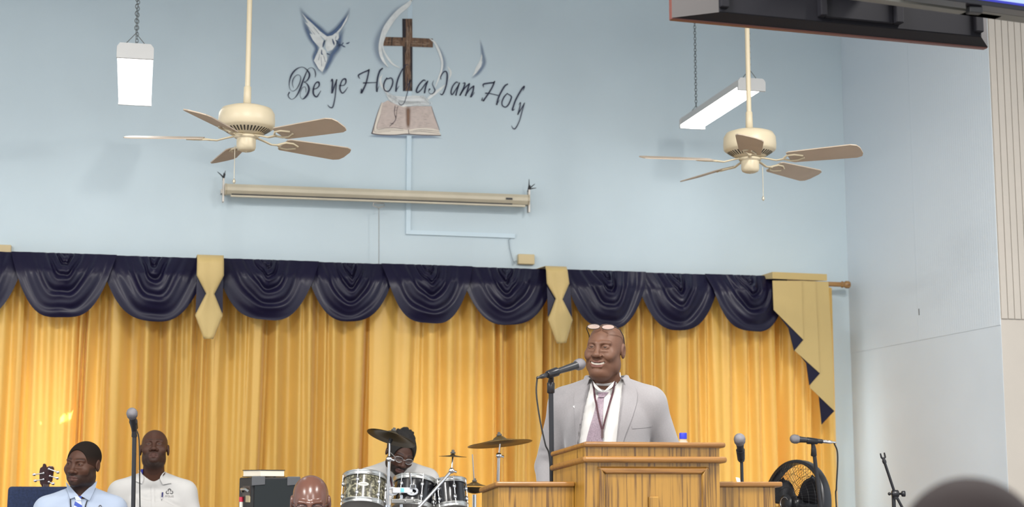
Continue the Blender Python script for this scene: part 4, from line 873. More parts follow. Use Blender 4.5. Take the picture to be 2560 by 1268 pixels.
# ------------------------------------------------------------------ drum kit
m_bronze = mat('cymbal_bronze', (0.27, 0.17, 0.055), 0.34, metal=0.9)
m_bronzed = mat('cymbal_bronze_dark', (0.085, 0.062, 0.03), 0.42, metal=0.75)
m_hoop = mat('hoop_steel', (0.55, 0.55, 0.53), 0.28, metal=0.9)
m_head = mat('drum_head_white', (0.75, 0.74, 0.70), 0.5)
m_shellb = mat('shell_black', (0.010, 0.010, 0.013), 0.22, coat=0.4)
m_pearl = mat('shell_grey_marble', (0.10, 0.095, 0.06), 0.25, coat=0.5)
nt = m_pearl.node_tree; tc = nt.nodes.new('ShaderNodeTexCoord'); vo = nt.nodes.new('ShaderNodeTexNoise'); vo.inputs['Scale'].default_value = 26; vo.inputs['Distortion'].default_value = 2.2; vo.inputs['Detail'].default_value = 3
rp = nt.nodes.new('ShaderNodeValToRGB'); e = rp.color_ramp.elements; e[0].position = .42; e[0].color = (.045, .042, .028, 1); e[1].position = .62; e[1].color = (.33, .31, .21, 1); k_ = e.new(.52); k_.color = (.12, .11, .07, 1)
nt.links.new(tc.outputs['Object'], vo.inputs['Vector']); nt.links.new(vo.outputs['Fac'], rp.inputs['Fac']); nt.links.new(rp.outputs['Color'], nt.nodes['Principled BSDF'].inputs['Base Color'])
IMR, IMB = CR @ Vector((1, 0, 0)), (CR @ Vector((0, 0, -1))); IMB.z = 0; IMB.normalize()     # image right, and away from the seats
def axis_of(rx, ry): return (Vector((0, 0, 1)) + IMR * rx + IMB * ry).normalized()
def drum(label, px, py, D, rad, h, ax, shell, lug0=0.0, badge=False):
    c = atD(px, py, D); ax = Vector(ax); M = frame_z(c - ax * h, c); 
    r = thing('tom_drum', label, 'drum', c - ax * h, 0, 'toms of the drum kit')
    sh = MB().lathe([(rad, 0.008), (rad, h - .008)], 44, M).build('shell', shell, r)
    MB().lathe([(.001, h - .006), (rad + .002, h - .006)], 40, M).build('batter_head', m_head, r)
    MB().lathe([(.001, .006), (rad + .002, .006)], 40, M).build('bottom_head', m_head, r)
    for z0 in (h - .016, -.008): MB().lathe([(rad + .003, z0), (rad + .009, z0), (rad + .007, z0 + .006), (rad + .007, z0 + .017), (rad + .011, z0 + .022), (rad + .011, z0 + .027), (rad + .003, z0 + .027), (rad + .003, z0)], 44, M, caps=False).build('hoop', m_hoop, r)
    for k in range(6):
        a = lug0 + 2 * PI * k / 6; d = Vector((math.cos(a), math.sin(a), 0))
        mb = MB(); mb.tube([M @ (d * (rad + .008) + Vector((0, 0, zz))) for zz in (-.004, h + .014)], .0028, 6)
        mb.build('tension_rod', m_steel, r)
        for zz in (.045, h - .045): MB().ball(M @ (d * (rad + .004) + Vector((0, 0, zz))), (.010, .010, .017), 10, M.to_3x3().to_4x4()).build('lug', m_steel, r)
    if badge:
        v = (CAM - c); v = M.to_3x3().inverted() @ v; a = math.atan2(v.y, v.x) + badge; d = Vector((math.cos(a), math.sin(a), 0)); t = Vector((-d.y, d.x, 0))
        P = [[M @ ((d * math.cos(u / rad) + t * math.sin(u / rad)) * (rad + .0015) + Vector((0, 0, h * .56 + .011 * s * math.sqrt(max(0, 1 - (u / .031) ** 2))))) for s in (-1, 0, 1)] for u in np.linspace(-.031, .031, 17)]
        bd = MB().grid(P).build('badge', mat('badge_cream', (.7, .68, .6), .4), sh)
        P = []
        mb = MB()
        for i in range(5):
            u = -.014 + .007 * i; mb.box(M @ ((d * math.cos(u / rad) + t * math.sin(u / rad)) * (rad + .002) + Vector((0, 0, h * .56))), (.004, .002, .007), M.to_3x3())
        mb.build('badge_print', mat('badge_grey', (.25, .25, .22), .5), bd)
    return r
drum('tom drum in grey marbled wrap with an oval cream badge', 912, 1197, 8.9, 0.115, 0.165, axis_of(0.02, 0.36), m_pearl, .35, badge=-.05)
drum('black tom drum in the middle, before the drummer\'s chest', 1037, 1205, 9.0, 0.112, 0.16, axis_of(.06, .34), m_shellb, .1)
drum('small black tom drum next to the hi-hat', 1124, 1208, 9.0, 0.087, 0.15, axis_of(-.10, .30), m_shellb, .5)
# stand that carries the toms
c = atD(1003, 1255, 8.86); r = thing('tom_stand', 'chrome stand with white clamp carrying the toms', 'drum stand', (c.x, c.y, ZS))
MB().tube([Vector((c.x, c.y, ZS + .02)), atD(1003, 1238, 8.86)], .012, 12).build('post', m_steel, r)
mb = MB(); a = atD(1006, 1226, 8.84); mb.box(a, (.11, .03, .03)); 
for s in (-1, 1):
    q = a + IMR * .055 * s; mb.tube([q + IMR * (.028 * math.cos(t)) + Vector((0, 0, .018 * math.sin(t) - .006)) for t in np.linspace(0, 2 * PI, 17)], .007, 7)
mb.build('clamp', mat('clamp_white', (.62, .64, .68), .3), r, bevel=.006)
mb = MB(); mb.bb((a.x - .012, a.y - .018, a.z - .01), (a.x + .006, a.y - .014, a.z + .012)); mb.build('sticker', mat('sticker_teal', (.18, .55, .60), .4), r)
mb = MB(); b = atD(1012, 1253, 8.82); mb.box(b, (.15, .03, .022)); 
for s in (-.05, .0, .05): mb.ball(b + IMR * s - Vector((0, .017, 0)), .007, 8)
mb.build('bracket', m_hoop, r, bevel=.004)
MB().tube([atD(1029, 1222, 8.84), atD(1025, 1183, 8.84)], .0055, 8).build('arm', m_steel, r)
mb = MB(); mb.box(atD(1032, 1216, 8.84), (.035, .02, .022)); mb.build('wing_nut', m_steel, r, bevel=.004)
for k in range(3):
    a = 2 * PI * k / 3; MB().tube([Vector((c.x, c.y, ZS + .2)), Vector((c.x + .25 * math.cos(a), c.y + .25 * math.sin(a), ZS + .012))], .009, 8).build('leg', m_steel, r)
def cymbal(name, label, c, ax, rad, material, bell=.28, h=.022):
    M = frame_z(c, c + ax); rb = rad * bell
    prof = [(.006, h + rad * .13), (rb * .5, h + rad * .115), (rb * .85, h + rad * .06), (rb, h + rad * .02), (rad * .6, h * .55), (rad, 0), (rad, -.0015), (rad * .6, h * .55 - .0015), (rb, h + rad * .02 - .0015), (rb * .5, h + rad * .115 - .0015), (.006, h + rad * .13 - .0015)]
    r = thing(name, label, 'cymbal', c, 0, 'cymbals of the drum kit')
    MB().lathe(prof, 56, M).build('plate', material, r)
    mb = MB(); mb.lathe([(.001, h + rad * .13 + .022), (.008, h + rad * .13 + .02), (.008, h + rad * .13 + .01), (.014, h + rad * .13 + .01), (.014, h + rad * .13), (.001, h + rad * .13)], 14, M); mb.build('felt', mat('felt_grey', (.08, .08, .075), .9), r)
    return r, M
def cymbal_stand(label, top, pts, foot):
    r = thing('cymbal_stand', label, 'cymbal stand', foot, 0, 'chrome stands of the drum kit')
    foot = Vector(foot); pts = [Vector(p) for p in pts]
    MB().tube([Vector(top)] + pts[:1], .0045, 8).build('tilter_rod', m_steel, r)
    mb = MB(); mb.lathe([(.001, -.014), (.014, -.014), (.016, 0), (.014, .014), (.001, .014)], 14, frame_z(pts[0], pts[0] - IMB)); mb.tube([pts[0] - IMR * .0, pts[0] + IMR * .028 - Vector((0, 0, .008))], .006, 8); mb.build('tilter', m_steel, r)
    MB().tube(pts, .0085, 10).build('upper_tube', m_steel, r)
    MB().tube([pts[-1], foot + Vector((0, 0, .02))], .012, 12).build('lower_tube', m_steel, r)
    MB().tube([pts[-1] + Vector((0, 0, -.03)), pts[-1] + Vector((0, 0, .01))], .018, 12).build('collar', m_steel, r)
    for k in range(3):
        a = 2 * PI * k / 3 + .5; MB().tube([foot + Vector((0, 0, .22)), foot + Vector((.24 * math.cos(a), .24 * math.sin(a), .012))], .008, 8).build('leg', m_steel, r)
    return r
c = atD(978, 1096, 8.7); ax = axis_of(.30, .24)
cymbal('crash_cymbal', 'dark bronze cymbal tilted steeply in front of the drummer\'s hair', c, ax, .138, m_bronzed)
mb = MB(); mb.tube([c - ax * .004, c - ax * .03], [.012, .010], 12)
t0 = c - ax * .028; fx = atD(968, 1268, 8.66)
rs_ = cymbal_stand('chrome stand under the steeply tilted dark cymbal', t0, [atD(973, 1148, 8.68), atD(971, 1200, 8.67), fx], (fx.x - .03, fx.y, ZS)); mb.build('felt', m_black, rs_)
c = atD(1250, 1110, 8.75); ax = axis_of(-.10, .075)
cymbal('ride_cymbal', 'wide bronze cymbal lying nearly level beside the pulpit', c, ax, .178, m_bronze, bell=.22, h=.02)
cymbal_stand('chrome stand under the wide level cymbal beside the pulpit', c, [atD(1247, 1139, 8.75), atD(1246, 1170, 8.75), atD(1245, 1215, 8.75)], Vector((atD(1245, 1215, 8.75).x, atD(1245, 1215, 8.75).y, ZS)))
c = atD(1132, 1142, 8.75); ax = axis_of(.035, -.02)
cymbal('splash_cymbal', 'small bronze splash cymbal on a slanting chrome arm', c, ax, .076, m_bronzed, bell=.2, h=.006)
mb = MB(); t = atD(1129, 1177, 8.72); e1 = atD(1048, 1268, 8.6); ft = Vector((e1.x - .12, e1.y - .12, ZS))
cymbal_stand('slanting chrome boom arm holding the small splash cymbal', c, [t, atD(1105, 1205, 8.68), e1, e1 + (e1 - t) * .5], Vector((ft.x, ft.y, ZS)))
c = atD(1186, 1215, 9.3)
r, M = cymbal('hi_hat_cymbal', 'pair of hi-hat cymbals on their rod next to the small black tom', c, axis_of(.02, .0), .082, m_bronze, bell=.35, h=.012)
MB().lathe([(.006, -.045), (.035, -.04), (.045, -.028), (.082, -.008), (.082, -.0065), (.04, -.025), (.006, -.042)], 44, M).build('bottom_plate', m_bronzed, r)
f = Vector((c.x, c.y, ZS)); r = thing('hi_hat_stand', 'chrome hi-hat stand with a thin rod next to the small black tom', 'cymbal stand', f)
MB().tube([c, atD(1181, 1136, 9.3)], .0035, 8).build('rod', m_steel, r); MB().tube([f + Vector((0, 0, .02)), c - Vector((0, 0, .05))], .012, 12).build('tube', m_steel, r)
for k in range(3):
    a = 2 * PI * k / 3 + .2; MB().tube([f + Vector((0, 0, .2)), f + Vector((.22 * math.cos(a), .22 * math.sin(a), .012))], .008, 8).build('leg', m_steel, r)

# ------------------------------------------------------------------ amplifier with a book on it
Da = 8.3; m_tolex = mat('amp_tolex', (0.013, 0.013, 0.014), 0.6, bump=.3, bscale=400)
m_cloth = mat('amp_grille_cloth', (0.010, 0.014, 0.016), 0.85)
ca = atD(631, 1193, Da); zt = ca.z; fdir = (atD(748, 1193, Da + .10) - ca); fdir.z = 0; FW = fdir.length; fdir.normalize()
sdir = (atD(597, 1183, Da + .42) - ca); sdir.z = 0; SL = min(sdir.length, .42); sdir.normalize()
r = thing('guitar_amplifier', 'tall black guitar amplifier with grey corner protectors behind the bald man', 'amplifier', (ca.x, ca.y, ZS))
def amp(a, b, z): return Vector((ca.x, ca.y, 0)) + fdir * a + sdir * b + Vector((0, 0, z))
mb = MB(); mb.hexa([amp(0, .008, ZS), amp(FW, .008, ZS), amp(FW, SL, ZS), amp(0, SL, ZS), amp(0, .008, zt), amp(FW, .008, zt), amp(FW, SL, zt), amp(0, SL, zt)]); mb.build('cabinet', m_tolex, r, bevel=.008)
nrm_ = Vector((fdir.y, -fdir.x, 0)); nrm_ = nrm_ if nrm_.y < 0 else -nrm_
mb = MB(); q = [amp(.012, 0, ZS + .05), amp(FW - .012, 0, ZS + .05), amp(FW - .012, 0, zt - .012), amp(.012, 0, zt - .012)]; mb.prism(q, nrm_ * .006); mb.build('grille_cloth', m_cloth, r)
for a in (-.004, FW - .066):
    mb = MB(); q = [amp(a, 0, zt - .045), amp(a + .07, 0, zt - .04), amp(a + .07, 0, zt + .003), amp(a, 0, zt + .003)]; mb.prism(q, nrm_ * .010); mb.build('corner_protector', mat('corner_grey', (.075, .078, .085), .45), r, bevel=.003)
mb = MB(); hc = amp(.095, .05, zt); mb.tube([hc - fdir * .035, hc - fdir * .015 + Vector((0, 0, .024)), hc + fdir * .015 + Vector((0, 0, .024)), hc + fdir * .035], .008, 8, flat=1.0); mb.build('strap_handle', m_black, r)
so = sdir.cross(Vector((0, 0, 1))); so = so if so.x < 0 else -so
mb = MB(); q = [amp(0, .05, zt - .10), amp(0, .28, zt - .10), amp(0, .28, zt - .045), amp(0, .05, zt - .045)]; mb.prism(q, so * .004); mb.build('side_recess', mat('recess_dark_brown', (.05, .035, .028), .5), r)
mb = MB(); mb.tube([amp(0, .06, zt - .075) + so * .005, amp(0, .1, zt - .062) + so * .02, amp(0, .22, zt - .062) + so * .02, amp(0, .27, zt - .075) + so * .005], .007, 8); mb.build('side_handle', m_hoop, r)
mb = MB(); q = [amp(0, .05, zt - .13), amp(0, .16, zt - .13), amp(0, .16, zt - .095), amp(0, .05, zt - .095)]; mb.prism(q, so * .007); mb.build('label_plate', mat('label_tan', (.45, .38, .22), .6), r)
mk = thing('marker_pen', 'white marker pen with a red cap hanging on the side of the amplifier', 'marker pen', amp(0, .21, zt - .22) + so * .02)
MB().tube([amp(0, .21, zt - .24) + so * .02, amp(0, .21, zt - .128) + so * .02], .0105, 12).build('barrel', mat('marker_white', (.7, .68, .6), .4), mk)
MB().tube([amp(0, .21, zt - .128) + so * .02, amp(0, .21, zt - .103) + so * .02], .0125, 12).build('cap', mat('marker_red', (.5, .03, .06), .4), mk)
bc = atD(651, 1190, Da + .02); zb = zt + .002
bl = atD(607, 1193, Da + .16) - bc; bl.z = 0; br = atD(711, 1192, Da + .12) - bc; br.z = 0; th = .036
r = thing('hardcover_book', 'thick hardcover book with cream pages lying flat on the amplifier', 'book', (bc.x, bc.y, zb))
def bkp(u, v, z, e=0): return Vector((bc.x, bc.y, 0)) + bl * u + br * v + Vector((0, 0, zb + z))
mb = MB(); mb.hexa([bkp(.02, .02, .003), bkp(.02, 1, .003), bkp(1, 1, .003), bkp(1, .02, .003), bkp(.02, .02, th - .003), bkp(.02, 1, th - .003), bkp(1, 1, th - .003), bkp(1, .02, th - .003)]); mb.build('pages', mat('page_cream', (.72, .66, .54), .7), r)
for z0 in (0, th - .003):
    mb = MB(); mb.hexa([bkp(-.01, -.01, z0), bkp(-.01, 1.02, z0), bkp(1.02, 1.02, z0), bkp(1.02, -.01, z0), bkp(-.01, -.01, z0 + .003), bkp(-.01, 1.02, z0 + .003), bkp(1.02, 1.02, z0 + .003), bkp(1.02, -.01, z0 + .003)]); mb.build('cover', mat('book_cover_black', (.015, .012, .012), .5), r)

# ------------------------------------------------------------------ bass guitar, chairs
Dg = 9.35; m_gtr = mat('guitar_dark_red', (.030, .008, .010), .22, coat=.5)
cg = crop(80, 1090, 7.125); top = atD(*cg(250, 560), Dg); r = None
g0 = atD(*cg(235, 900), Dg); ndir = (g0 - atD(*cg(250, 560), Dg)).normalized(); ndir = (ndir + IMR * -.06).normalized()
gb = g0 + ndir * .60; 
gtr = thing('bass_guitar', 'dark red bass guitar with chrome tuners standing behind the man in the blue shirt', 'guitar', (gb.x, gb.y, ZS + .25))
hs = [(185,545),(190,505),(215,490),(240,505),(255,560),(310,535),(360,540),(385,570),(380,640),(365,740),(355,800),(300,870),(260,930),(190,930),(140,850),(130,760),(128,640),(140,575)]
MB().prism([atD(*cg(*q), Dg) for q in hs], IMB * .018).build('headstock', m_gtr, gtr, bevel=.003)
for (x0_, y0_), (x1_, y1_), by in (((205,665),(40,690),1), ((205,775),(60,800),1), ((300,590),(460,650),1), ((320,715),(450,755),1), ((300,820),(375,852),0)):
    a, b = atD(*cg(x0_, y0_), Dg - .012), atD(*cg(x1_, y1_), Dg - .012); mb = MB(); mb.tube([a, a + (b - a) * .8], .0035, 8); mb.ball(b, (.011, .006, .009), 10); mb.ball(a, .007, 8); mb.build('tuner', m_steel, gtr)
mb = MB(); a = g0 + ndir * -.01; sx = ndir.cross(IMB).normalized(); mb.hexa([a - sx * .02, a + sx * .02, a + sx * .02 + IMB * .02, a - sx * .02 + IMB * .02, gb - sx * .028, gb + sx * .028, gb + sx * .028 + IMB * .022, gb - sx * .028 + IMB * .022]); mb.build('neck', m_gtr, gtr, bevel=.004)
for s in (-.012, -.004, .004, .012): MB().tube([atD(*cg(250, 860), Dg - .006) + sx * s, gb + ndir * .25 - IMB * .006 + sx * s * 1.4], .0012, 5).build('string', m_steel, gtr)
body = [(-.11, 0), (-.17, .08), (-.15, .18), (-.18, .30), (-.12, .40), (0, .43), (.12, .40), (.18, .30), (.15, .18), (.18, .06), (.12, -.02), (.05, .06), (-.05, .06)]
MB().prism([gb + ndir * (b - .05) + sx * a for a, b in body], IMB * .04).build('body', m_gtr, gtr, bevel=.008)
gf = gb + ndir * .38
mb = MB(); st = thing('guitar_stand', 'black stand holding the bass guitar', 'guitar stand', (gf.x, gf.y, ZS))
for s in (-1, 1): MB().tube([gf + sx * .1 * s - IMB * .03, Vector((gf.x + .14 * s, gf.y - .14, ZS + .01))], .009, 8).build('leg', m_stand, st)
MB().tube([gf + IMB * .06, Vector((gf.x, gf.y + .22, ZS + .01))], .009, 8).build('leg', m_stand, st)
MB().tube([gf - sx * .12 - IMB * .03, gf + sx * .12 - IMB * .03, gf + sx * .1 + IMB * .06, gf - sx * .1 + IMB * .06], .009, 8).build('cradle', m_stand, st)

m_navyf = mat('chair_navy_fabric', (.012, .022, .06), .85, noise=.25, nscale=90)
m_chf = mat('chair_frame_black', (.015, .015, .016), .35, metal=.4)
def chair(label, x, y, rz, seat_z=.46, back_top=None, wd=.48, fabric=None, group='navy stage chairs'):
    r = thing('stage_chair', label, 'chair', (x, y, ZS), rz, group); fb = fabric or m_navyf
    bt = (back_top - ZS) if back_top else .92; L = True
    mb = MB(); mb.bb((-wd / 2, -.23, seat_z - .06), (wd / 2, .22, seat_z)); mb.build('seat', fb, r, L, bevel=.02, seg=3)
    mb = MB(); mb.hexa([Vector((-wd / 2, .20, seat_z + .06)), Vector((wd / 2, .20, seat_z + .06)), Vector((wd / 2, .25, seat_z + .06)), Vector((-wd / 2, .25, seat_z + .06)), Vector((-wd / 2 + .01, .27, bt)), Vector((wd / 2 - .01, .27, bt)), Vector((wd / 2 - .01, .31, bt)), Vector((-wd / 2 + .01, .31, bt))]); mb.build('backrest', fb, r, L, bevel=.018, seg=3)
    for sx_ in (-1, 1):
        MB().tube([(sx_ * (wd / 2 - .02), -.2, seat_z - .05), (sx_ * (wd / 2 - .01), -.22, 0.002)], .012, 8).build('leg', m_chf, r, L)
        MB().tube([(sx_ * (wd / 2 - .02), .21, seat_z + .1), (sx_ * (wd / 2 - .02), .21, seat_z - .06), (sx_ * (wd / 2 - .01), .26, 0.002)], .012, 8).build('leg', m_chf, r, L)
    return r
# ------------------------------------------------------------------ people: one continuous skin each, grown from a distance field
def axis(lo, hi, flo, fhi, hf, hc):
    a = list(np.arange(flo, fhi + hf * .5, hf)); h = hf; x = flo; L = []
    while x > lo: h = min(hc, h * 1.25); x -= h; L.append(x)
    h = hf; x = a[-1]; Rr = []
    while x < hi: h = min(hc, h * 1.25); x += h; Rr.append(x)
    return np.array(L[::-1] + a + Rr, np.float32)
class Field:
    def __init__(s, xs, ys, zs): s.ax = (xs, ys, zs); s.F = np.full((len(xs), len(ys), len(zs)), 0.5, np.float32)
    def op(s, fn, lo, hi, k=0.01, mode='u'):
        sl = tuple(slice(max(0, int(np.searchsorted(a, l))), int(np.searchsorted(a, h))) for a, l, h in zip(s.ax, lo, hi))
        if any(q.stop <= q.start for q in sl): return
        X, Y, Z = (s.ax[0][sl[0]][:, None, None], s.ax[1][sl[1]][None, :, None], s.ax[2][sl[2]][None, None, :])
        d = fn(X, Y, Z); a = s.F[sl]; k = max(k, 1e-4)
        if mode == 'u':
            h = np.clip(.5 + .5 * (a - d) / k, 0, 1); s.F[sl] = a * (1 - h) + d * h - k * h * (1 - h)
        else:
            d = -d if mode == 's' else d
            h = np.clip(.5 - .5 * (a - d) / k, 0, 1); s.F[sl] = a * (1 - h) + d * h + k * h * (1 - h)
    def ell(s, c, r, k=.01, mode='u', R=None, off=0.0):
        c = np.array(c, float); r = np.array(r, float) + off
        def fn(X, Y, Z):
            p = [X - c[0], Y - c[1], Z - c[2]]
            if R is not None: p = [R[0][i] * p[0] + R[1][i] * p[1] + R[2][i] * p[2] for i in range(3)]
            k0 = np.sqrt((p[0] / r[0]) ** 2 + (p[1] / r[1]) ** 2 + (p[2] / r[2]) ** 2); k1 = np.sqrt((p[0] / r[0] ** 2) ** 2 + (p[1] / r[1] ** 2) ** 2 + (p[2] / r[2] ** 2) ** 2)
            return (k0 * (k0 - 1) / np.maximum(k1, 1e-6)).astype(np.float32)
        m = r.max() + k + .025; s.op(fn, c - m, c + m, k, mode)
    def cap(s, a, b, ra, rb, k=.01, mode='u', off=0.0):
        a = np.array(a, float); b = np.array(b, float); ba = b - a; L = max(float(ba @ ba), 1e-9); ra += off; rb += off
        def fn(X, Y, Z):
            px, py, pz = X - a[0], Y - a[1], Z - a[2]; t = np.clip((px * ba[0] + py * ba[1] + pz * ba[2]) / L, 0, 1)
            return (np.sqrt((px - ba[0] * t) ** 2 + (py - ba[1] * t) ** 2 + (pz - ba[2] * t) ** 2) - (ra + (rb - ra) * t)).astype(np.float32)
        m = max(ra, rb) + k + .025; s.op(fn, np.minimum(a, b) - m, np.maximum(a, b) + m, k, mode)
    def half(s, n, d, k=.004, lo=(-9,) * 3, hi=(9,) * 3):   # cut away the side n.p > d
        n = np.array(n, float)
        s.op(lambda X, Y, Z: (d - n[0] * X - n[1] * Y - n[2] * Z).astype(np.float32), lo, hi, k, 's')
    def mesh(s):
        F = s.F; S = F < 0; xs, ys, zs = s.ax; nx, ny, nz = F.shape
        c = np.zeros((nx - 1, ny - 1, nz - 1), np.int8)
        for i in (0, 1):
            for j in (0, 1):
                for k in (0, 1): c += S[i:nx - 1 + i, j:ny - 1 + j, k:nz - 1 + k]
        act = (c > 0) & (c < 8); idx = np.full(act.shape, -1, np.int64); ii, jj, kk = np.nonzero(act); idx[ii, jj, kk] = np.arange(len(ii))
        acc = np.zeros((len(ii), 3)); cnt = np.zeros(len(ii))
        cs = [(i, j, k) for i in (0, 1) for j in (0, 1) for k in (0, 1)]
        for a in cs:
            for b in cs:
                if sum(abs(p - q) for p, q in zip(a, b)) == 1 and a < b:
                    fa = F[ii + a[0], jj + a[1], kk + a[2]]; fb = F[ii + b[0], jj + b[1], kk + b[2]]; m = (fa < 0) != (fb < 0)
                    t = np.where(m, fa / np.where(m, fa - fb, 1), 0)
                    pa = np.stack([xs[ii + a[0]], ys[jj + a[1]], zs[kk + a[2]]], 1); pb = np.stack([xs[ii + b[0]], ys[jj + b[1]], zs[kk + b[2]]], 1)
                    acc += np.where(m[:, None], pa + (pb - pa) * t[:, None], 0); cnt += m
        V = acc / cnt[:, None]; Q = []
        for ax_ in range(3):
            A = np.moveaxis(S, ax_, 0); I = np.moveaxis(idx, ax_, 0)
            e = A[:-1, 1:-1, 1:-1] != A[1:, 1:-1, 1:-1]; p, q, r = np.nonzero(e); q1, r1 = q + 1, r + 1
            f = np.stack([I[p, q1 - 1, r1 - 1], I[p, q1, r1 - 1], I[p, q1, r1], I[p, q1 - 1, r1]], 1)
            flip = A[p, q1, r1] if ax_ != 1 else ~A[p, q1, r1]
            f = np.where(flip[:, None], f, f[:, ::-1]); Q.append(f)
        return V, np.concatenate(Q)
    def front(s):
        """front (smallest y) surface height map -> sampler(x, z)"""
        F = s.F; xs, ys, zs = s.ax; ins = F < 0; has = ins.any(1); j = ins.argmax(1); j = np.clip(j, 1, None)
        I, K = np.meshgrid(np.arange(len(xs)), np.arange(len(zs)), indexing='ij'); f1 = F[I, j, K]; f0 = F[I, j - 1, K]
        Yf = ys[j - 1] + (ys[j] - ys[j - 1]) * np.clip(f0 / np.where(np.abs(f0 - f1) > 1e-9, f0 - f1, 1), 0, 1); Yf = np.where(has, Yf, np.nan)
        def samp(x, z):
            i = int(np.clip(np.searchsorted(xs, x) - 1, 0, len(xs) - 2)); k = int(np.clip(np.searchsorted(zs, z) - 1, 0, len(zs) - 2))
            u = (x - xs[i]) / (xs[i + 1] - xs[i]); v = (z - zs[k]) / (zs[k + 1] - zs[k]); w = 0; y = 0
            for a, wa in ((0, 1 - u), (1, u)):
                for b, wb in ((0, 1 - v), (1, v)):
                    q = Yf[i + a, k + b]
                    if q == q: y += q * max(0, wa) * max(0, wb); w += max(0, wa) * max(0, wb)
            return y / w if w > 1e-6 else None
        return samp
def np_mesh(name, V, Q, material, parent, cols=None):
    me = bpy.data.meshes.new(name); n = len(Q)
    me.vertices.add(len(V)); me.vertices.foreach_set('co', V.astype(np.float32).ravel())
    me.loops.add(n * 4); me.loops.foreach_set('vertex_index', Q.astype(np.int32).ravel())
    me.polygons.add(n); me.polygons.foreach_set('loop_start', np.arange(0, n * 4, 4, dtype=np.int32)); me.polygons.foreach_set('loop_total', np.full(n, 4, np.int32))
    me.update(calc_edges=True); me.validate(); me.polygons.foreach_set('use_smooth', np.ones(len(me.polygons), bool))
    if cols is not None:
        a = me.color_attributes.new('Col', 'FLOAT_COLOR', 'POINT'); a.data.foreach_set('color', np.concatenate([cols, np.ones((len(V), 1))], 1).astype(np.float32).ravel())
    return mkobj(name, me, material, parent, smooth=None)
def rotm(yaw, pitch, roll):
    return np.array(Matrix.Rotation(math.radians(yaw), 3, 'Z') @ Matrix.Rotation(math.radians(pitch), 3, 'X') @ Matrix.Rotation(math.radians(roll), 3, 'Y'))
def ss(x, a, b): t = np.clip((x - a) / (b - a), 0, 1); return t * t * (3 - 2 * t)

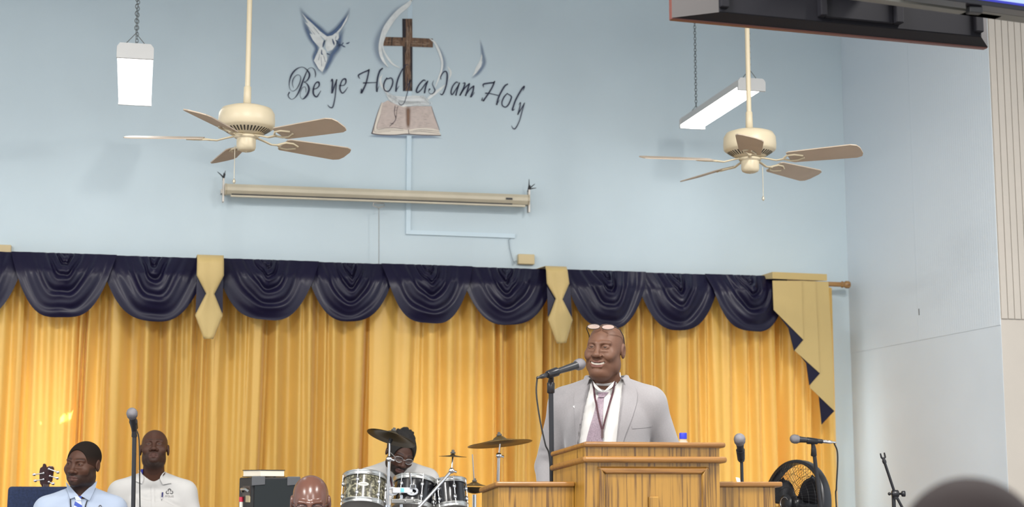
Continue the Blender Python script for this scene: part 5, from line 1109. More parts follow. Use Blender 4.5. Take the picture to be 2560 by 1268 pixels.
class Person:
    """local frame: x image-right for one facing -y, z up, origin on the ground under the hips"""
    def __init__(s, label, loc, rz, head_o, head_R, J, skin, hs=1.0, fine=0.003, feat=None, cat='person'):
        s.root = thing('person', label, cat, loc, rz); s.M = ROOTM[s.root.name]; s.Mi = s.M.inverted()
        s.o = np.array(head_o, float); s.R = np.array(head_R); s.J = {k: np.array(v, float) for k, v in J.items()}; s.hs = hs; s.skin = skin; s.ft = feat or {}; s.fine = fine
    def hp(s, p): return s.o + s.R @ (np.array(p, float) * s.hs)
    def loc(s, px, py, yl):
        """pixel -> local point on the plane y = yl"""
        d = s.Mi.to_3x3() @ ray(px, py); o = s.Mi @ CAM; t = (yl - o.y) / d.y; q = o + d * t; return (q.x, q.y, q.z)
    def torso(s, f, off=0.0, k=.03, legs=True, arms=True, sleeve=1.0):
        J = s.J; bel = s.ft.get('belly', 0)
        f.ell(J['hip'], (.165, .125, .12), .0, off=off); mid = (J['hip'] + J['chest']) / 2
        f.ell(mid + [0, -.01 - bel * .4, 0], (.155 + bel, .115 + bel, .17), .06, off=off)
        f.ell(J['chest'] + [0, 0, -.02], (s.ft.get('cw', .165), .122, .16), .06, off=off)
        for sd in 'lr':
            sh = J['sh' + sd]; f.cap(J['neck'] + [0, .015, -.015], sh + [0, 0, .012], .052, .055, .035, off=off)
            f.cap(J['chest'] + [0, .01, .04], sh + (J['chest'] - sh) * .12 + [0, 0, -.03], .085, .06, .05, off=off)
            if arms:
                e, w_ = J['el' + sd], J['wr' + sd]
                f.cap(sh, e, .058, .046, .03, off=off)
                if sleeve >= 1: f.cap(e, w_, .045, .032, .012, off=off)
                else: f.cap(e, e + (w_ - e) * sleeve, .045, .042, .012, off=off)
    def legs(s, f, off=0.0):
        J = s.J
        for sd in 'lr':
            kn, an = J['kn' + sd], J['an' + sd]; hp = J['hip'] + [(-.09 if sd == 'l' else .09), 0, -.02]
            f.cap(hp, kn, .088, .062, .03, off=off); f.cap(kn, an, .060, .042, .015, off=off)
    def head(s, f, hair=0.0):
        ft = s.ft; h = s.hs; Rm = s.R
        E = lambda c, r, k, m='u': f.ell(s.hp(c), np.array(r) * h, k * h, m, Rm)
        C = lambda a, b, ra, rb, k, m='u': f.cap(s.hp(a), s.hp(b), ra * h, rb * h, k * h, m)
        cz = ft.get('chin', 0); E((0, .018, .035 - ft.get('cr', 0) * .5), (.0775, .097, .083 - ft.get('cr', 0) * .5), .0); E((0, -.024, -.018), (.068 + ft.get('fw', 0), .077, .085), .03); E((0, -.03, -.076 - cz * .7), (.056 + ft.get('jaw', 0), .060, .046 + cz * .2), .03)
        E((0, -.080, -.101 - cz), (.025, .019, .017), .022)
        if ft.get('jowl'): E((0, -.045, -.112 - cz), (.045, .042, .026), .03)
        sm = ft.get('smile', 0)
        for q in (-1, 1):
            E((q * .047, -.064, -.030), (.024, .022, .022), .022); E((q * (.055 + ft.get('jaw', 0)), -.006, -.072), (.014, .032, .032), .022)
            if sm: E((q * .043, -.077, -.042), (.021, .017, .017), .012)
            C((q * .046, -.079, .020), (q * .012, -.0935, .0165), .0085, .0095, .012)
            E((q * .032, -.1015, -.001), (.0225, .0180, .0150), .009, 's')
            E((q * .032, -.0815, .0), (.0172, .0140, .0132), .004)
            o_ = ft.get('eye', .0042); E((q * .032, -.0965, -.0005), (.0125, .008, o_), .002, 's')
            C((q * .043, -.088, -.018), (q * .022, -.0935, -.0165), .0045, .0045, .006)
        C((0, -.0905, .012), (0, -.112, -.034), .0078, .0115, .012); E((0, -.1135, -.0385), (.0170, .0140, .0125), .007)
        for q in (-1, 1): E((q * .0175, -.1005, -.0415), (.0110, .0125, .0095), .006)
        for q in (-1, 1): E((q * .0085, -.1105, -.0500), (.0052, .006, .004), .002, 's')
        E((0, -.078, -.071), (.036, .021, .026), .016)
        if sm:
            for q in (-1, 1):
                C((q * .037, -.083, -.0635), (q * .012, -.1010, -.0655), .0040, .0050, .004); C((-.012, -.1010, -.0655), (.012, -.1010, -.0655), .0050, .0050, .003); C((q * .036, -.082, -.0680), (q * .018, -.0955, -.0865), .0040, .0058, .004); C((-.018, -.0955, -.0865), (.018, -.0955, -.0865), .0062, .0062, .004)
                C((q * .022, -.104, -.043), (q * .050, -.084, -.070), .0034, .0030, .007, 's')
            for q in (-1, 1): C((q * .031, -.088, -.0675), (q * .016, -.099, -.0750), .0042, .0062, .003, 's')
            C((-.016, -.099, -.0755), (.016, -.099, -.0755), .0062, .0062, .003, 's')
        else:
            mz = ft.get('mz', 0)
            for q in (-1, 1):
                C((q * .026, -.0885, -.0725 - mz), (q * .006, -.1005, -.0680), .0042, .0066, .005); C((q * .023, -.0895, -.0785 - mz), (0, -.0995, -.0820), .0042, .0080, .005)
                C((q * .028, -.0935, -.0755 - mz), (0, -.1065, -.0745), .0016, .0018, .002, 's')
            C((-.006, -.1005, -.068), (.006, -.1005, -.068), .0066, .0066, .004)
        for q in (-1, 1):
            er = ft.get('ear', 1.0)
            E((q * .0815, .014, -.006), (.0085 * er, .0195 * er, .0325 * er), .005); E((q * (.083 + .006 * er), .009, -.004), (.0055, .0105, .020), .003, 's')
        C((0, .022, -.062), s.o * 0 + (s.R.T @ (s.J['neck'] - s.o)) / h + np.array((0, .004, 0)), .056 + ft.get('nk', 0), .062 + ft.get('nk', 0), .022)
    def hand(s, f, wr, el, side):
        d = (wr - el) / np.linalg.norm(wr - el); n = np.array([0, 0, 1.]) if abs(d[2]) < .8 else np.array([0, -1., 0]); t = np.cross(d, n); t /= np.linalg.norm(t); n = np.cross(t, d)
        f.ell(wr + d * .05, (.045, .045, .03), .015); f.cap(wr, wr + d * .08, .03, .034, .015)
        for i, L in enumerate((.068, .078, .073, .058)):
            b = wr + d * .085 + t * (.030 - .02 * i); m = b + d * L * .5; f.cap(b, m, .0092, .0088, .004); f.cap(m, m + d * L * .42 - n * L * .3, .0088, .0078, .003)
        b = wr + d * .03 + t * .034; f.cap(b, b + d * .035 + t * .025, .0125, .011, .006); f.cap(b + d * .035 + t * .025, b + d * .062 + t * .024, .011, .009, .003)
    def skinmesh(s, material, paint):
        P = np.array(list(s.J.values()) + [s.o]); lo, hi = P.min(0) - .2, P.max(0) + .2; fo = .135 * s.hs; h = s.fine
        f = Field(axis(lo[0], hi[0], s.o[0] - fo, s.o[0] + fo, h, .012), axis(lo[1], hi[1], s.o[1] - fo, s.o[1] + fo, h, .012), axis(-.03, hi[2], s.o[2] - .145 * s.hs, s.o[2] + .145 * s.hs, h, .014))
        s.torso(f); s.legs(f); s.head(f)
        for sd in 'lr':
            s.hand(f, s.J['wr' + sd], s.J['el' + sd], sd); an = s.J['an' + sd]; f.cap(an + [0, .02, -.04], an + [0, -.13, -.055], .035, .03, .02)
        V, Q = f.mesh(); L = ((V - s.o) @ s.R) / s.hs; col = np.tile(np.array(s.skin), (len(V), 1)); col = paint(L, col, V)
        s.body = np_mesh('body', V, Q, material, s.root, col); return s.body
    def eyes(s, white=(.62, .58, .55), iris=(.03, .015, .01), look=(0, 0)):
        for q in (-1, 1):
            mb = MB(); n, k = 18, 24; cols = []; c = np.array((q * .032, -.0815, 0.)); r = .0124
            for i in range(k + 1):
                for j in range(n):
                    a = PI * i / k; b = 2 * PI * j / n; cols.append((*(iris if a < .62 else white), 1))
            prof = [(max(1e-5, r * math.sin(PI * i / k)), r * math.cos(PI * i / k)) for i in range(k + 1)]
            T = Matrix.Rotation(math.radians(90), 4, 'X')
            M = Matrix.Translation(Vector(s.hp(c))) @ Matrix(s.R.tolist()).to_4x4() @ Matrix.Rotation(math.radians(look[0]), 4, 'Z') @ Matrix.Rotation(math.radians(look[1]), 4, 'X') @ T
            mb.lathe([(a * s.hs, b * s.hs) for a, b in prof], n, M)
            while len(cols) < len(mb.v): cols.append(cols[-1])
            mb.build('eye', mat_vcol('eye_wet', .4, spec=.3), s.root, True, cols=cols[:len(mb.v)])
    def cloth_field(s, off, res=.007, zlo=None, zhi=None, sleeve=1.0, arms=True):
        P = np.array([s.J[k] for k in s.J if k[:2] not in ('kn', 'an')]); lo, hi = P.min(0) - .2, P.max(0) + .2
        f = Field(np.arange(lo[0], hi[0], res, np.float32), np.arange(lo[1], hi[1], res, np.float32), np.arange(zlo if zlo is not None else lo[2], zhi or s.J['neck'][2] + .12, res, np.float32))
        s.torso(f, off, sleeve=sleeve, arms=arms); return f
    def trousers(s, material):
        P = np.array([s.J[k] for k in ('hip', 'knl', 'knr', 'anl', 'anr')]); lo, hi = P.min(0) - .2, P.max(0) + .2
        f = Field(*(np.arange(lo[i], hi[i], .013, np.float32) for i in range(3)))
        f.ell(s.J['hip'], (.168, .13, .12), .0, off=.012); s.legs(f, .012); V, Q = f.mesh(); np_mesh('trousers', V, Q, material, s.root)
        for sd in 'lr':
            a = s.J['an' + sd]; g = Field(*(np.arange(a[i] - .3, a[i] + .2, .008, np.float32) for i in range(3))); g.cap(a + [0, .03, -.035], a + [0, -.15, -.05], .045, .04, .0); g.half((0, 0, -1), -(a[2] - .085) , lo=a - .4, hi=a + .4); V, Q = g.mesh(); np_mesh('shoe', V, Q, mat('shoe_black', (.012, .012, .012), .35), s.root)
    def shirt(s, f, material, name='shirt', cols=None):
        V, Q = f.mesh(); s.front = f.front(); return np_mesh(name, V, Q, material, s.root, cols)
    def drape(s, mb, A, B, n=6, off=.003, th=.003, samp=None, k=6):
        """cloth strip between two outlines given in local (x, z), laid on the front of the garment"""
        samp = samp or s.front; A = crom(A, k); B = crom(B, k); m = min(len(A), len(B)); P = []; last = None
        for i in range(m):
            row = []
            for j in range(n + 1):
                q = A[i] + (B[i] - A[i]) * j / n; y = samp(q[0], q[1]); last = y if y is not None else (last if last is not None else -.1); row.append(Vector((q[0], last - off, q[1])))
            P.append(row)
        mb.grid(P); mb.grid([[v + Vector((0, th, 0)) for v in r_][::-1] for r_ in P])
        for e in ([r_[0] for r_ in P], [r_[-1] for r_ in P], P[0], P[-1]): mb.grid([e, [v + Vector((0, th, 0)) for v in e]], False)
        return mb
    def xz(s, px, py, yl=-.13): q = s.loc(px, py, yl); return (q[0], q[2])

def seat_pose(head_o, shw=.205, hip_z=.50, lean=.0, hip=(0, .0), arms=None, nd=.155, nb=.0):
    hz = head_o[2]; nk = np.array([head_o[0] * .6, head_o[1] + .04 + nb, hz - nd]); hp = np.array([hip[0], hip[1], hip_z]); ch = hp + (nk - hp) * .66
    J = dict(hip=hp, chest=ch, neck=nk)
    for sd, q in (('l', -1), ('r', 1)):
        J['sh' + sd] = nk + [q * shw * .86, .02, -.098]; J['el' + sd] = np.array([nk[0] + q * (shw + .05), hp[1] - .06, nk[2] - .36]); J['wr' + sd] = np.array([q * .13, hp[1] - .30, hip_z + .13])
        J['kn' + sd] = np.array([q * .13, hp[1] - .44, hip_z + .01]); J['an' + sd] = np.array([q * .14, hp[1] - .42, .085])
    if arms: J.update(arms)
    return J
def skin_paint(brow=None, lips=None, beard=None, stubble=None):
    def paint(L, c, V):
        x, y, z = L[:, 0], L[:, 1], L[:, 2]; ax_ = np.abs(x); fr = ss(-y, .03, .05)
        def mixc(m, col): 
            nonlocal c; c = c * (1 - m[:, None]) + np.array(col) * m[:, None]
        if beard is not None:
            zl = beard[1]; m = fr * ss(-z, -zl, -zl + .012) * 0; jaw = ss(-z, .048, .060) * ss(-z, -1, 0) * (z > -.16); cheek = ss(ax_, .036, .046) * ss(-z, .005, .03) * (y > -.06) * (y < .01) * (z > -.14)
            mo = ss(-z, .052, .056) * (z > -.068) * (ax_ < .03) * (y < -.08)
            m = np.clip(np.maximum.reduce([jaw * (y < .02) * np.where((ax_ < .024) & (z > -.090) & (y < -.085), 0, 1), cheek, mo * 1.0]), 0, 1) * beard[2]
            mixc(m, beard[0])
        if lips is not None:
            m = ((ax_ < .031) & (z < -.0615 + .0 * ax_) & (z > -.0905) & (y < -.0835)).astype(float) * ss(-ax_, -.031, -.026); e = (z + .076) / .0145; m = m * (np.abs(e) < np.sqrt(np.clip(1 - (ax_ / .032) ** 2, 0, 1))); mixc(m * .8, lips)
        if brow is not None:
            zc = .0245 + .004 * np.sin((ax_ - .012) / .04 * PI); m = ((ax_ > .012) & (ax_ < .052) & (np.abs(z - zc) < .0042) & (y < -.06)).astype(float); mixc(m * brow[1], brow[0])
        return c
    return paint
m_skin = mat_vcol('skin', .52, spec=.32, bump=.06, bscale=260)
m_skin.node_tree.nodes['Principled BSDF'].inputs['Subsurface Weight'].default_value = .0
m_white = mat('white_shirt_cotton', (.50, .49, .475), .8, sheen=.2)
m_bluesh = mat('light_blue_shirt_cotton', (.34, .40, .51), .8, sheen=.2)
m_grey = mat('grey_suit_wool', (.205, .195, .200), .85, sheen=.25, noise=.04, nscale=160)
m_pants = mat('dark_trousers', (.03, .03, .035), .8)
m_hair = mat('black_hair', (.012, .010, .009), .75, bump=.7, bscale=420)
def glasses(name, label, P, pts_of, lens_col=None, frame=None, rad=.0016):
    r = thing(name, label, 'glasses', P.M @ Vector(P.hp((0, -.1, 0)))); f = frame or mat('glasses_metal', (.06, .05, .045), .3, metal=.6)
    W = lambda p: P.M @ Vector(P.hp(p)); pts_of(r, W, f); return r

# ---- the man in the grey suit
spY = 6.86; hc = atY(1513, 873, spY); sp_loc = Vector((hc.x + .01, spY + .02, ZS)); rzb = math.radians(-19)
Mi = (Matrix.Translation(sp_loc) @ Matrix.Rotation(rzb, 4, 'Z')).inverted(); ho = Mi @ hc; ho = np.array(ho)
nz = ho[2] - .150
J = dict(hip=(0, .02, .98), chest=(0, .0, nz - .20), neck=(.0, .03, nz), shl=(-.185, .03, nz - .098), shr=(.19, .03, nz - .098), ell=(-.268, .10, nz - .37), wrl=(-.235, -.09, nz - .56), elr=(.285, .09, nz - .36), wrr=(.25, -.10, nz - .52), knl=(-.1, .0, .52), knr=(.1, 0, .52), anl=(-.11, .03, .085), anr=(.11, .03, .085))
sp = Person('smiling bald man in light grey suit and white shirt standing at the pulpit', sp_loc, rzb, ho, rotm(-17, -1, 4), J, (.112, .054, .033), hs=1.0, fine=.0024, feat=dict(smile=1, eye=.0027, fw=.005, jaw=.008, ear=1.05, belly=.02, cw=.175, chin=.009, cr=.004, jowl=1))
sp.skinmesh(m_skin, skin_paint(brow=((.07, .04, .03), .45), lips=(.12, .048, .04)))
sp.eyes(white=(.22, .17, .15))
tb = MB(); P = []
for i in range(13):
    a = -1 + 2 * i / 12; P.append([Vector(sp.hp((a * .031, -.0958 + .0096 * a * a, z - .0055 * (1 - a * a)))) for z in (-.0625, -.0680, -.0735)])
tb.grid(P); tb.build('teeth', mat('teeth_ivory', (.68, .62, .52), .3), sp.root, True)
f = sp.cloth_field(.006, zlo=.80); f.half((0, -.35, 1), nz + .045 + .0); f.ell((0, .03, nz + .08), (.072, .072, .09), .004, 's')
sp.shirt(f, m_white); shf = sp.front
f = sp.cloth_field(.017, res=.006, zlo=.75, sleeve=.97)
f.half((0, -.2, 1), nz + .030); f.ell((0, -.0, nz + .05), (.085, .105, .10), .006, 's')
# open front: cut the jacket between its two edges
le = [sp.xz(*q) for q in ((1480, 930), (1474, 945), (1464, 996), (1447, 1101), (1440, 1180), (1432, 1300), (1425, 1500))]; re = [sp.xz(*q) for q in ((1550, 922), (1555, 936), (1548, 1026), (1541, 1101), (1538, 1180), (1535, 1300), (1532, 1500))]
lx = np.array(le); rx_ = np.array(re)
def vcut(X, Y, Z):
    zz = np.asarray(Z); l = np.interp(-zz, -lx[:, 1], lx[:, 0]); r2 = np.interp(-zz, -rx_[:, 1], rx_[:, 0])
    return np.maximum(np.maximum(l - X, X - r2), (Y - .0)).astype(np.float32)
f.op(vcut, (-.3, -.4, .7), (.3, .0, nz + .1), .004, 's')
f.cap(J['wrl'] + (np.array(J['wrl']) - J['ell']) * .0, J['wrl'], .0, .0, .001)
# sleeve creases
for (a, b) in (((-.30, .03, nz - .33), (-.22, -.02, nz - .38)), ((-.31, .05, nz - .30), (-.24, -.03, nz - .31)), ((.33, .02, nz - .30), (.25, -.02, nz - .33)), ((-.28, 0, nz - .44), (-.20, -.05, nz - .46))): f.cap(a, b, .004, .004, .016, 's')
sp.shirt(f, m_grey, 'jacket'); jkf = sp.front
# lapels, pocket, pin
lap = MB(); sp.drape(lap, [sp.xz(*q) for q in ((1553, 934), (1549, 985), (1546, 1040), (1541, 1105), (1538, 1200))], [sp.xz(*q) for q in ((1572, 939), (1592, 985), (1581, 1040), (1558, 1105), (1540, 1200))], off=.008, th=.008, samp=jkf); lap.build('lapel', m_grey, sp.root, True)
lap = MB(); P = []
for i in range(41):
    a = math.radians(-128 + 256 * i / 40); ca, sa = math.sin(a), math.cos(a); fr_ = max(0, -sa)
    P.append([Vector((ca * (.080 + .030 * t), .030 + sa * (.072 + .030 * t), nz + .030 - .045 * t * t - .030 * fr_ + .012 * (1 - abs(1 - 2 * t)))) for t in (0, .25, .5, .75, 1)])
lap.grid(P); o = lap.build('collar', m_grey, sp.root, True); o.modifiers.new('thick', 'SOLIDIFY').thickness = .005
lap = MB(); sp.drape(lap, [sp.xz(*q) for q in ((1474, 945), (1466, 990), (1458, 1040), (1447, 1105), (1440, 1200))], [sp.xz(*q) for q in ((1458, 950), (1434, 980), (1436, 1040), (1440, 1105), (1438, 1200))], off=.008, th=.008, samp=jkf); lap.build('lapel', m_grey, sp.root, True)
lap = MB(); sp.drape(lap, [sp.xz(*q) for q in ((1580, 1065), (1610, 1062), (1628, 1058))], [sp.xz(*q) for q in ((1580, 1072), (1610, 1069), (1628, 1065))], off=.002, th=.003, samp=jkf, n=2); lap.build('pocket_welt', m_grey, sp.root, True)
lap = MB(); sp.drape(lap, [sp.xz(1430, 1014), sp.xz(1436, 1022)], [sp.xz(1441, 1009), sp.xz(1441, 1018)], off=.005, th=.004, samp=jkf, n=3); lap.build('lapel_pin', mat('pin_white', (.75, .7, .68), .4), sp.root, True)
# collar, tie, lanyard
for pts_a, pts_b in (([(1480, 950), (1484, 965), (1493, 974)], [(1487, 958), (1496, 968), (1505, 977)]), ([(1535, 950), (1530, 965), (1521, 972)], [(1527, 958), (1517, 968), (1508, 977)])):
    cm_ = MB(); sp.drape(cm_, [sp.xz(*q) for q in pts_a], [sp.xz(*q) for q in pts_b], off=.010, th=.004, samp=lambda x, z: min(shf(x, min(z, nz - .02)) or -.1, -.06)); cm_.build('shirt_collar', m_white, sp.root, True)
band = MB(); P = []
for i in range(33):
    a = math.radians(-150 + 300 * i / 32) - PI / 2 + PI; ca, sa = math.sin(a), math.cos(a)
    P.append([Vector((.0 + ca * (.068 - .006 * t), .032 + sa * (.066 - .004 * t), nz + .005 + .045 * t - .02 * max(0, -sa) * 1.0)) for t in (0, .5, 1)])
band.grid(P); o = band.build('shirt_collar', m_white, sp.root, True); o.modifiers.new('thick', 'SOLIDIFY').thickness = .004
m_tie = mat('mauve_tie_silk', (.20, .15, .18), .5, noise=.25, nscale=220)
tie = MB(); sp.drape(tie, [sp.xz(*q) for q in ((1491, 978), (1496, 992))], [sp.xz(*q) for q in ((1520, 978), (1508, 992))], off=.014, th=.010, samp=shf); tie.build('tie_knot', m_tie, sp.root, True)
tie = MB(); sp.drape(tie, [sp.xz(*q) for q in ((1493, 990), (1485, 1030), (1472, 1075), (1464, 1110), (1455, 1180), (1452, 1300))], [sp.xz(*q) for q in ((1509, 990), (1507, 1030), (1506, 1075), (1507, 1110), (1505, 1180), (1502, 1300))], off=.006, th=.004, samp=shf); tie.build('tie', m_tie, sp.root, True)
lan = MB()
for A in (((1480, 950), (1484, 985), (1490, 1010), (1497, 1045), (1505, 1074)), ((1535, 950), (1529, 985), (1522, 1015), (1513, 1050), (1507, 1074))):
    sp.drape(lan, [sp.xz(x - 2.6, y) for x, y in A], [sp.xz(x + 2.6, y) for x, y in A], n=2, off=.013, th=.002, samp=shf)
lan.build('lanyard', mat('lanyard_maroon', (.045, .012, .018), .7, noise=.5, nscale=120), sp.root, True)
lan = MB(); sp.drape(lan, [sp.xz(1503, 1074), sp.xz(1503, 1096)], [sp.xz(1509, 1074), sp.xz(1509, 1096)], n=2, off=.015, th=.004, samp=shf); lan.build('badge_clip', mat('clip_dark', (.08, .05, .05), .4, metal=.5), sp.root, True)
sp.trousers(mat('grey_trousers', (.30, .29, .30), .85))
def readers(r, W, f):
    th = 52; ca, sa = math.cos(math.radians(th)), math.sin(math.radians(th)); m = mat('lens_clear', (.62, .50, .46), .05, alpha=.38)
    base = (0, -.074, .092)
    def g(x, z): return W((x, base[1] + z * sa * .55, base[2] + z * ca * .95))
    for q in (-1, 1):
        pts = [g(q * .034 + .030 * math.cos(a), .021 * math.sin(a)) for a in np.linspace(0, 2 * PI, 25)]
        MB().tube(pts, .0018, 6).build('rim', f, r); mb = MB(); mb.add(pts[:-1], [tuple(range(24))]); mb.build('lens', m, r)
        MB().tube([g(q * .064, .004), W((q * .079, -.045, .086)), W((q * .0815, .0, .062)), W((q * .083, .025, .02))], .0022, 6).build('temple', f, r)
    MB().tube([g(-.008, .006), g(0, .010), g(.008, .006)], .002, 6).build('bridge', f, r)
glasses('reading_glasses', 'reading glasses pushed up on the head of the man in the grey suit', sp, readers)

# ---- seated man in the light blue shirt, looking away
def seated(label, px, py, D, rz_body, head_rot, skin, shw, feat, hs=1.0, dx=0.0, dy=0.05, hip_z=.50, fine=.003, arms=None, nd=.155, nb=.0):
    hc = atD(px, py, D); az = -math.atan2(hc.x, hc.y); rz = az + math.radians(rz_body)
    base = Vector((hc.x + dx, hc.y + dy, ZS)); Mi = (Matrix.Translation(base) @ Matrix.Rotation(rz, 4, 'Z')).inverted(); ho = np.array(Mi @ hc)
    J = seat_pose(ho, shw, hip_z, hip=(0, .03), arms=arms, nd=nd, nb=nb)
    return Person(label, base, rz, ho, rotm(*head_rot), J, skin, hs, fine, feat)
def shirt_on(P, material, off=.012, neck=(.066, .068), drop=.0, tilt=.30, sleeve=1.0, res=.0065):
    nk = P.J['neck']; f = P.cloth_field(off, res=res, zlo=P.J['hip'][2] - .10, sleeve=sleeve)
    f.half((0, -tilt, 1), nk[2] + .035 - tilt * nk[1] * 1.0); f.ell(nk + [0, -.005, .065 - drop], (neck[0], neck[1], .075), .005, 's'); rr = random.Random(int(abs(P.o[0]) * 1e5) % 997)
    fs_ = f.front()
    for k in range(16):
        a = np.array([rr.uniform(-.22, .22), 0, nk[2] - rr.uniform(.08, .36)]); b = a + [rr.uniform(-.09, .09), .0, rr.uniform(-.10, -.02)]
        ya, yb = fs_(a[0], a[2]), fs_(b[0], b[2])
        if ya is None or yb is None: continue
        a[1], b[1] = ya - .004, yb - .002; f.cap(a, b, .009, .005, .016, 's')
    return P.shirt(f, material), f
lm = seated('seated man in light blue shirt and striped tie turning his head aside', 208, 1160, 8.75, 6, (-36, 2, 4), (.070, .030, .018), .205, dict(fw=.004, jaw=.006, ear=1.0, nk=.004, eye=.0032), hs=1.02)
lm.skinmesh(m_skin, skin_paint(brow=((.02, .012, .01), .7), lips=(.075, .034, .028), beard=((.022, .014, .012), -.05, .75)))
lm.eyes(white=(.16, .12, .11), look=(-10, 0))
def hairmesh(P, cuts, off=.006, name='hair', extra=None, material=None, fade=None):
    h = P.hs; fo = .17; f = Field(*(np.arange(P.o[i] - fo, P.o[i] + fo, .0035, np.float32) for i in range(3)))
    f.ell(P.hp((0, .018, .035)), (np.array((.0775, .097, .083)) + off) * h, 0, 'u', P.R); f.ell(P.hp((0, -.02, .0)), (np.array((.068, .077, .085)) + off * .8) * h, .03 * h, 'u', P.R)
    if extra: extra(f)
    for c, r in cuts: f.ell(P.hp(c), np.array(r) * h, .004, 's', P.R)
    d = P.R[:, 2]; f.half(-d, -(d @ P.hp((0, 0, -.048))), lo=P.o - .2, hi=P.o + .2)
    V, Q = f.mesh(); cols = None
    if fade is not None:
        L = ((V - P.o) @ P.R) / P.hs; t = (ss(L[:, 2], -.025, .055) * .8 + .2)[:, None]; cols = np.array(fade) * t + np.array(P.skin) * .75 * (1 - t); material = mat_vcol('cropped_hair_fade', .9, spec=.15)
    return np_mesh(name, V, Q, material or m_hair, P.root, cols)
CUT_SHORT = [((0, -.122, .0), (.084, .082, .094)), ((0, -.10, -.075), (.10, .105, .085)), ((-.09, .018, -.045), (.035, .034, .045)), ((.09, .018, -.045), (.035, .034, .045)), ((0, 0, -.12), (.2, .2, .075))]
hairmesh(lm, CUT_SHORT, .0028, fade=(.013, .009, .007))
shirt_on(lm, m_bluesh)
def collar_wings(P, material, lp, rp, off=.012):
    nk = P.J['neck']; sm_ = P.front
    for A, B in (lp, rp):
        mb = MB(); P.drape(mb, [P.xz(*q) for q in A], [P.xz(*q) for q in B], off=off, th=.005, samp=lambda x, z: (sm_(x, min(z, nk[2] - .01)) or -.1)); mb.build('collar', material, P.root, True)
collar_wings(lm, m_bluesh, ([(168, 1205), (172, 1225), (178, 1248)], [(176, 1214), (188, 1228), (199, 1240)]), ([(247, 1202), (240, 1225), (226, 1252)], [(232, 1214), (214, 1230), (204, 1240)]))
def stripe_tie(name, base, stripe, scale):
    m = mat(name, base, .5); nt = m.node_tree; tc = nt.nodes.new('ShaderNodeTexCoord'); wv = nt.nodes.new('ShaderNodeTexWave'); wv.bands_direction = 'DIAGONAL'; wv.inputs['Scale'].default_value = scale; r = nt.nodes.new('ShaderNodeValToRGB'); r.color_ramp.interpolation = 'CONSTANT'; r.color_ramp.elements[0].color = (*base, 1); r.color_ramp.elements[1].color = (*stripe, 1); r.color_ramp.elements[1].position = .55
    nt.links.new(tc.outputs['Object'], wv.inputs['Vector']); nt.links.new(wv.outputs['Fac'], r.inputs['Fac']); nt.links.new(r.outputs['Color'], nt.nodes['Principled BSDF'].inputs['Base Color']); return m
m_bt = stripe_tie('blue_striped_tie', (.025, .06, .33), (.55, .62, .75), 9)
mb = MB(); lm.drape(mb, [lm.xz(*q) for q in ((189, 1241), (193, 1252))], [lm.xz(*q) for q in ((207, 1241), (205, 1252))], off=.012, th=.01); mb.build('tie_knot', m_bt, lm.root, True)
mb = MB(); lm.drape(mb, [lm.xz(*q) for q in ((192, 1251), (186, 1275), (184, 1330), (182, 1400))], [lm.xz(*q) for q in ((205, 1251), (208, 1275), (210, 1330), (212, 1400))], off=.008, th=.005); mb.build('tie', m_bt, lm.root, True)
mb = MB()
for A in (((179, 1246), (180, 1275), (186, 1330)), ((221, 1252), (214, 1275), (206, 1330))): lm.drape(mb, [lm.xz(x - 1.6, y) for x, y in A], [lm.xz(x + 1.6, y) for x, y in A], n=2, off=.009, th=.002)
mb.build('lanyard', mat('lanyard_black', (.015, .015, .018), .7), lm.root, True)
lm.trousers(m_pants)
def emblem(P, cx, cy, s, text=True):
    """three linked loops over a line of faint letters"""
    mb = MB(); r = 3.6 * s
    for dx, dy, a0, a1 in ((0, -4.2, 130, 410), (-5.2, 1.2, 20, 250), (5.2, 1.2, -70, 160)):
        A = []; B = []
        for a in np.linspace(math.radians(a0), math.radians(a1), 14):
            A.append(P.xz(cx + dx * s + (r + .9) * math.cos(a), cy + dy * s + (r + .9) * math.sin(a))); B.append(P.xz(cx + dx * s + (r - .9) * math.cos(a), cy + dy * s + (r - .9) * math.sin(a)))
        P.drape(mb, A, B, n=1, off=.004, th=.001, k=2)
    mb.build('emblem', mat('emblem_grey', (.05, .048, .05), .6), P.root, True)
    if text:
        mb = MB(); b = cy + 13.0; Hh = 5.2
        def st(pts, w=.55):
            P.drape(mb, [P.xz(x - w * .7, y - w * .7) for x, y in pts], [P.xz(x + w * .7, y + w * .7) for x, y in pts], n=1, off=.004, th=.001, k=3)
        x = cx - 11
        st([(x, b), (x + 2.2, b - Hh), (x + 4.4, b)]); st([(x + 1, b - 2), (x + 3.4, b - 2)])
        x += 6; st([(x + 2.4 + 2.3 * math.cos(a), b - 2.5 + 2.3 * math.sin(a)) for a in np.linspace(0, 2 * PI, 9)]); st([(x + 3, b - 1.5), (x + 5, b + .8)])
        x += 6; st([(x, b - 4), (x, b - 1), (x + 1.8, b), (x + 3.6, b - 1), (x + 3.6, b - 4)])
        x += 5; st([(x + 3.6, b - 4), (x + 1, b - 4), (x, b - 2), (x + 1, b), (x + 3.6, b - .5)]); st([(x + 3.7, b - 4), (x + 3.7, b)])
        mb.build('lettering', mat('lettering_grey', (.30, .29, .28), .6), P.root, True)
emblem(lm, 254, 1270, .8, False)

